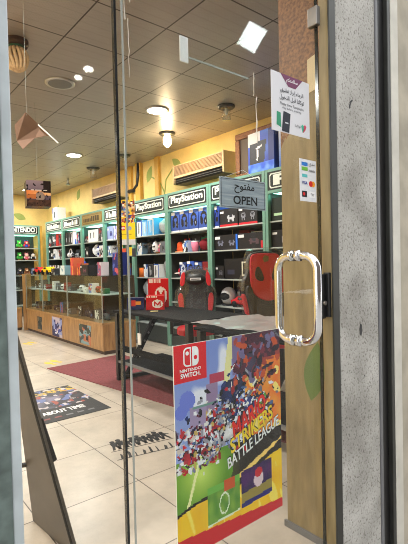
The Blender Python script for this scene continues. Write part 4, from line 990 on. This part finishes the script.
# ------------------------------------------------------------------ gaming chairs
def smooth_outline(pts,n=3):
    for _ in range(n):
        p2=[]
        for i in range(len(pts)):
            a=Vector(pts[i]); b=Vector(pts[(i+1)%len(pts)]); p2+= [tuple(a*.75+b*.25),tuple(a*.25+b*.75)]
        pts=p2
    return pts
def chair(lab,loc,rot,main,wing,pillow,s,logo):
    t=thing('gaming_chair',lab,'chair',loc,rot,'gaming chairs wrapped in plastic'); t.scale=(s,s,s)
    # local: sitter faces -Y
    def tiltb(mb,k=.16,z0=.5,y0=.20): mb.v=[(x,y+y0+k*(z-z0),z) for x,y,z in mb.v]; return mb
    out=[(-.17,.50),(.17,.50),(.23,.62),(.27,.86),(.26,1.0),(.20,1.06),(.19,1.20),(.13,1.29),(-.13,1.29),(-.19,1.20),(-.20,1.06),(-.26,1.0),(-.27,.86),(-.23,.62)]
    def plate(pts,y0,y1,m,name,parent,bev=.012):
        b=MB().prism(smooth_outline(pts,2),y0,y1); tiltb(b); return b.build(name,m,parent,bevel=bev)
    shell=plate(out,0,.07,M['leat'] if wing!='red' else M['leat'],'backrest',t,.02)
    nar=(main=='red')
    ctr=[(-.13,.52),(.13,.52),(.15,.75),(.15,1.0),(.13,1.25),(-.13,1.25),(-.15,1.0),(-.15,.75)]
    if nar: ctr=[(-.17,.86),(0,.78),(.17,.86),(.19,1.0),(.17,1.24),(.12,1.27),(-.12,1.27),(-.17,1.24),(-.19,1.0)]
    plate(ctr,-.03,-.001,M[main],'center_panel',shell)
    plate([(-.14,.51),(.14,.51),(.16,.80),(.0,.74),(-.16,.80)] if nar else [(-.13,.52),(.13,.52),(.145,.74),(.0,.80),(-.145,.74)],-.045,-.031,M['leat' if nar else 'mesh'],'lumbar_panel',shell)
    for sx in (-1,1):
        plate([(sx*.17,.56),(sx*.215,.64),(sx*.255,.86),(sx*.235,.97),(sx*.17,.93)][::sx],-.05,-.002,M[wing],'side_wing',shell)
        if nar: plate([(sx*.235,.60),(sx*.265,.66),(sx*.30,.88),(sx*.262,.88)][::sx],-.06,-.002,M['red'],'edge_strip',shell)
        else: plate([(sx*.15,1.06),(sx*.225,1.05),(sx*.20,1.24),(sx*.14,1.26)][::sx],-.10,-.002,M['red'],'shoulder_wing',shell)
        plate([(sx*.03,.985),(sx*.145,1.01),(sx*.125,1.13),(sx*.075,1.145)][::sx],-.037,-.030,M['black'],'belt_slot',shell,.003)
    if pillow:
        pb=MB(); pb.ell((0,-.08,1.15),(.15,.05,.085),18,10); tiltb(pb); pi_=pb.build('head_pillow',M['leat'],t,smooth=True)
        lb=MB(); lb.box(-.075,.075,-.1335,-.132,1.135,1.17,(210,210,214)); lb.box(-.06,.06,-.1345,-.1336,1.146,1.158,(40,40,44)); tiltb(lb); lb.build('pillow_logo',M['print'],pi_)
    else:
        eb=MB(); eb.prism([(-.025,1.18),(.02,1.19),(.03,1.235),(-.01,1.25),(-.04,1.22)],-.036,-.031,(120,100,50)); tiltb(eb); eb.build('emblem',M['print'],shell)
    b=MB().prismz(smooth_outline([(-.25,-.27),(.25,-.27),(.26,.2),(-.26,.2)],2),.42,.52); b.build('seat',M['red'],t,bevel=.025)
    for sx in (-1,1):
        q=MB(); q.box(sx*.33-.045,sx*.33+.045,-.17,.14,.655,.685); q.build('armrest',M['leat'],t,bevel=.01)
        q=MB(); q.box(sx*.33-.02,sx*.33+.02,-.03,.03,.42,.654); q.box(min(sx*.2,sx*.31),max(sx*.2,sx*.31),-.03,.03,.40,.42); q.build('arm_post',M['black'],t)
    MB().lathe([(.03,.10),(.03,.25),(.022,.25),(.022,.40)]).build('gas_lift',M['black'],t)
    q=MB()
    for k in range(5):
        a=2*pi*k/5+.3; q.tube([(.02*cos(a),.02*sin(a),.11),(.30*cos(a),.30*sin(a),.07)],[.03,.018],8)
    q.build('star_base',M['black'],t)
    for k in range(5):
        a=2*pi*k/5+.3; w=MB(); cx,cy=.30*cos(a),.30*sin(a); w.tube([(cx-.02*sin(a),cy+.02*cos(a),.032),(cx+.02*sin(a),cy-.02*cos(a),.032)],.028,12); w.build('caster',M['black'],t)
    # loose bag over the back
    o2=smooth_outline([(x*1.10,z+.03 if z>1 else z) for x,z in out],2); n=len(o2); vs=[]
    rings=[(-.10,.86),(-.085,1.0),(.04,1.03),(.10,.93)]
    cz=.92
    for y,k in rings:
        for (x,z) in o2:
            jx=.012*mnoise.noise(Vector((x*14,z*14,y*20)))
            vs.append((x*k+jx,y+.02*mnoise.noise(Vector((x*9,z*9,y))),cz+(z-cz)*k+jx))
    w=MB().add(vs,[(r*n+i,(r+1)*n+i,(r+1)*n+(i+1)%n,r*n+(i+1)%n) for r in range(3) for i in range(n)]+[tuple(range(n)),tuple(range(4*n-1,3*n-1,-1))])
    tiltb(w); w.build('plastic_wrap',M['wrap'],t,smooth=False)
    return t
chair('black and red gaming chair with head pillow behind the desk of red boxes',(3.44,4.36,.001),-.70,'mesh','red',True,.94,'')
chair('red gaming chair wrapped in plastic behind the sheeted desk beside door handle',(3.42,2.93,.001),-.35,'red','leat',False,1.09,'')

# ------------------------------------------------------------------ air conditioners and wall cable
def aircon(y0,y1,z0,z1,lab):
    t=thing('air_conditioner',lab,'air conditioner',(4.10,(y0+y1)/2,z0),RT,'wall air conditioners'); L=(y1-y0)/2; h=z1-z0
    MB().prism([(-L+.03,.10),(L-.03,.10),(L-.03,h),(-L+.03,h)],.03,.248).build('body',M['acw'],t,bevel=.015)
    for s in (-1,1): MB().box(min(s*(L-.029),s*L),max(s*(L-.029),s*L),.0,.248,.0,h).build('end_cap',M['acw'],t,bevel=.012)
    q=MB()
    for k in range(9): z=h*.42+k*h*.058; q.box(-L+.035,L-.035,.012,.029,z,z+h*.035)
    q.build('grille',M['acb'],t)
    MB().box(-L+.035,L-.035,.005,.029,h*.30,h*.40).build('front_strip',M['acw'],t)
    MB().box(-L+.03,L-.03,.05,.24,.0,.099).build('outlet',M['black'],t)
    q=MB()
    for z in (.03,.06): q.add([(-L+.04,.0,z-.012),(L-.04,.0,z-.012),(L-.04,.049,z+.004),(-L+.04,.049,z+.004),(-L+.04,.0,z-.008),(L-.04,.0,z-.008),(L-.04,.049,z+.008),(-L+.04,.049,z+.008)],[(0,3,2,1),(4,5,6,7),(0,1,5,4),(1,2,6,5),(2,3,7,6),(3,0,4,7)])
    q.build('louver',M['grey'],t)
    return t
aircon(4.50,5.72,2.55,2.86,'cream wall air conditioner nearer the door above the blue headset boxes')
aircon(7.45,8.68,2.60,2.91,'cream wall air conditioner farther back beside the black cable')
q=MB().tube([(4.30,7.06,3.17),(4.28,7.05,2.95),(4.29,7.1,2.78),(4.30,7.25,2.70),(4.3,7.44,2.70)],.04,8)
tag(q.build('cable_bundle',M['black'],None,smooth=True),'black cable bundle dropping from the ceiling to the farther air conditioner','cable')

# ------------------------------------------------------------------ ceiling fixtures
def light_area(name,loc,size,power,col=(1,.95,.88)):
    l=bpy.data.lights.new(name,'AREA'); l.shape='DISK'; l.size=size; l.energy=power; l.color=col
    o=bpy.data.objects.new(name,l); COL.objects.link(o); o.location=loc; return o
def downlight(x,y,lab,lit=True,grp='round ceiling lights'):
    t=thing('ceiling_light',lab,'ceiling light',(x,y,ZC),0,grp)
    MB().lathe([(.125,-.012),(.15,-.008),(.15,-.0005),(.12,-.0005)],n=28).build('trim_ring',M['silver'],t,smooth=True)
    MB().lathe([(.001,-.014),(.118,-.013),(.118,-.012)],n=28).build('lamp_disc' if lit else 'grille',M['lamp'] if lit else M['grey'],t)
    return t
PW=42
downlight(3.02,4.5,'round lit ceiling light in front of the nearer air conditioner')
downlight(3.08,7.15,'round lit ceiling light in the middle of the ceiling beyond the hanging card')
downlight(1.775,4.416,'round unlit grey ceiling speaker nearest the rope lamp',False,'round ceiling speakers')
downlight(3.55,11.05,'small lit ceiling light near the back corner above the hanging cube')
for x,y in [(3.02,4.5),(3.08,7.15),(3.08,9.8),(.4,2.6),(.4,5.0),(.4,7.4),(.4,9.8),(-1.6,3),(-1.6,6),(-1.6,9)]:
    light_area('ceiling_downlight',(x,y,ZC-.03),.24,PW)
light_area('back_downlight',(3.3,11.0,ZC-.03),.2,20)
# bulb and hanging cylinder lamps
def pend(x,y,lab,lit=False,s=1):
    t=thing('ceiling_lamp',lab,'ceiling lamp',(x,y,ZC),0,'small glass ceiling lamps')
    MB().lathe([(.10*s,-.03),(.12*s,-.012),(.12*s,-.0005)],n=20).build('mount',M['darkalu'],t)
    if lit: MB().lathe([(.02,-.20),(.055,-.16),(.06,-.10),(.04,-.031)],n=16).build('bulb',M['bulb'],t,smooth=True)
    else: MB().lathe([(.001,-.19*s),(.055*s,-.185*s),(.06*s,-.031)],n=16).build('glass_shade',M['clear'],t,smooth=True); MB().lathe([(.001,-.12*s),(.022*s,-.11*s),(.022*s,-.031)],n=10).build('bulb_holder',M['white'],t)
    return t
pend(3.66,5.21,'glowing warm bulb lamp on the ceiling above the blue headset boxes',True)
b_=bpy.data.lights.new('bulb_glow','POINT'); b_.energy=10; b_.color=(1,.78,.5); b_.shadow_soft_size=.06; bo_=bpy.data.objects.new('bulb_glow',b_); COL.objects.link(bo_); bo_.location=(3.66,5.21,ZC-.28)
pend(3.62,3.90,'unlit glass ceiling lamp above the picture frame',s=.9)
pend(3.79,6.67,'unlit glass ceiling lamp just right of the door edge',s=.8)
pend(3.79,7.91,'unlit glass ceiling lamp above the farther air conditioner',s=1.05)
q=MB().lathe([(.015,-.16),(.05,-.15),(.02,-.10),(.02,-.0005)],n=12); o=q.build('ceiling_sprinkler',M['silver'],None,loc=(3.77,9.1,ZC)); tag(o,'small ceiling sprinkler head between the hanging cube and air conditioner','sprinkler')
# rope lamp
rl=thing('rope_lamp','beige rope ball lamp under the ceiling beside the left frame','lamp',(1.165,3.80,ZC-.02))
MB().lathe([(.085,-.03),(.095,-.01),(.095,.0195)],n=24).build('mount',M['brown'],rl); MB().lathe([(.058,-.052),(.064,-.031)],n=20).build('band',M['green'],rl)
q=MB()
for k in range(14):
    a=2*pi*k/14; q.tube([((.05+.035*sin(pi*t**.8))*cos(a+t*.5)*(1 if t<.95 else .5),(.05+.035*sin(pi*t**.8))*sin(a+t*.5)*(1 if t<.95 else .5),-.052-.17*t) for t in [j/8 for j in range(9)]],.014,7)
q.ell((0,0,-.21),(.045,.045,.03),10,6); q.build('rope_strands',M['rope'],rl,smooth=True)
# hanging folded card
HCS=1.25
hc=thing('hanging_card','brown folded card hanging from the ceiling with a white stick','hanging card',(1.02,3.08,2.24))
q=MB(); a=[Vector((-.075,.03,.02)),Vector((-.03,-.02,.085)),Vector((.055,.0,.03)),Vector((.10,-.03,-.02)),Vector((.03,.02,-.035)),Vector((-.035,.03,-.105)),Vector((-.06,.05,-.06))]
off=Vector((.003,.004,0)); a=[p*HCS for p in a]; vs=a+[p+off for p in a]
q.add(vs,[(0,6,1),(6,5,4),(6,4,2,1),(4,3,2),(7,8,13),(13,11,12),(13,8,9,11),(11,9,10)]+[(i,(i+1)%7,(i+1)%7+7,i+7) for i in range(7)]); q.build('folded_card',M['card'],hc)
MB().tube([(.05,-.01,.04),(.16,-.08,-.085)],.005,6).build('stick',M['white'],hc); MB().tube([(-.03,-.02,.085),(-.03,-.02,ZC-2.241)],.001,5).build('string',M['edgeL'],hc)
# hanging picture cube
def cube_art(u,v):
    c=blend((60,50,70),(150,130,140),v)
    if .42<v<.62: c=blend((226,130,70),(240,200,150),u*.8)
    if .3<v<.45 and u<.5: c=(190,110,60)
    if hypot((u-.55)*1.1,v-.38)<.2: c=(150,130,120)
    if u>.7 and v>.55: c=(34,26,26)
    if v<.25: c=blend((50,36,32),(96,64,50),mnoise.noise(Vector((u*8,v*8,1)))+.5)
    if .60<v<.66 and .2<u<.85: c=(210,200,196)
    if mnoise.noise(Vector((u*10,v*10,3)))>.33: c=(28,22,24)
    return c
hq=thing('hanging_cube','dark picture cube hanging from the ceiling above the counters','hanging cube',(1.74,5.06,1.98),-.22)
q=MB().box(-.13,.13,-.05,.20,0,.29,(44,34,36)); q.grid((-.13,-.0515,0),(.26,0,0),(0,0,.29),26,28,cube_art); q.grid((.1315,-.05,0),(0,.25,0),(0,0,.29),12,14,lambda u,v:blend((30,24,26),(100,74,60),mnoise.noise(Vector((u*5,v*5,7)))+.4)); q.build('cube',M['gloss'],hq)
MB().tube([(0,.07,.291),(0,.07,ZC-1.981)],.002,5).build('string',M['edgeL'],hq)

# ------------------------------------------------------------------ street lamp behind the camera, mirrored in the glass
sl=thing('street_lamp','twin headed street lamp mirrored in the glass against the ceiling','street lamp',(4.90,-8.62,-.02))
MB().tube([(0,0,0),(0,0,6.15)],[.07,.04],10).build('pole',M['grey'],sl)
MB().tube([(-.22,.0,6.04),(0,0,6.15),(.1,0,6.28)],.025,8).build('arm',M['grey'],sl)
MB().ell((.05,0,6.30),(.13,.10,.075),12,8).build('lamp_head',M['street'],sl,smooth=True); MB().ell((-.22,0,6.02),(.10,.08,.055),12,8).build('lamp_head',M['street'],sl,smooth=True)

fl=thing('flood_light','square white flood light on a pole mirrored in the glass at the top','flood light',(6.64,-4.49,5.92))
fx=Vector((.2797,.2365,-.2146)); fz=Vector((-.206,-.156,-.489)); fx.normalize(); fz=(fz-fx*fz.dot(fx)).normalized(); fn=fx.cross(fz)
if fn.y<0: fn=-fn
s_=.205
def fq(a,b,c): return fx*a+fz*b+fn*c
def fbox(a,c0,c1): return MB().add([fq(x,z,c) for c in (c0,c1) for x,z in ((-a,-a*1.3),(a,-a*1.3),(a,a*1.3),(-a,a*1.3))],[(0,3,2,1),(4,5,6,7),(0,1,5,4),(1,2,6,5),(2,3,7,6),(3,0,4,7)])
fbox(s_+.02,-.06,-.001).build('housing',M['grey'],fl); fbox(s_,0,.004).build('lamp_face',M['flood'],fl)
MB().tube([(.1,-.16,-5.94),(.1,-.16,0)],.04,10).build('pole',M['grey'],fl)
# ------------------------------------------------------------------ daylight and exposure
w=bpy.data.worlds.new('daylight'); sc.world=w; w.use_nodes=True; nt=w.node_tree; bg=nt.nodes['Background']
bg.inputs[0].default_value=(.90,.92,.94,1); bg.inputs[1].default_value=2.6
sc.view_settings.view_transform='Standard'; sc.view_settings.look='None'; sc.view_settings.gamma=1; sc.view_settings.use_curve_mapping=False
sc.view_settings.exposure=0.45
try:
    sc.cycles.use_denoising=True; sc.cycles.filter_width=1.0; sc.cycles.transparent_max_bounces=32; sc.cycles.max_bounces=10; sc.cycles.sample_clamp_indirect=4
except Exception: pass
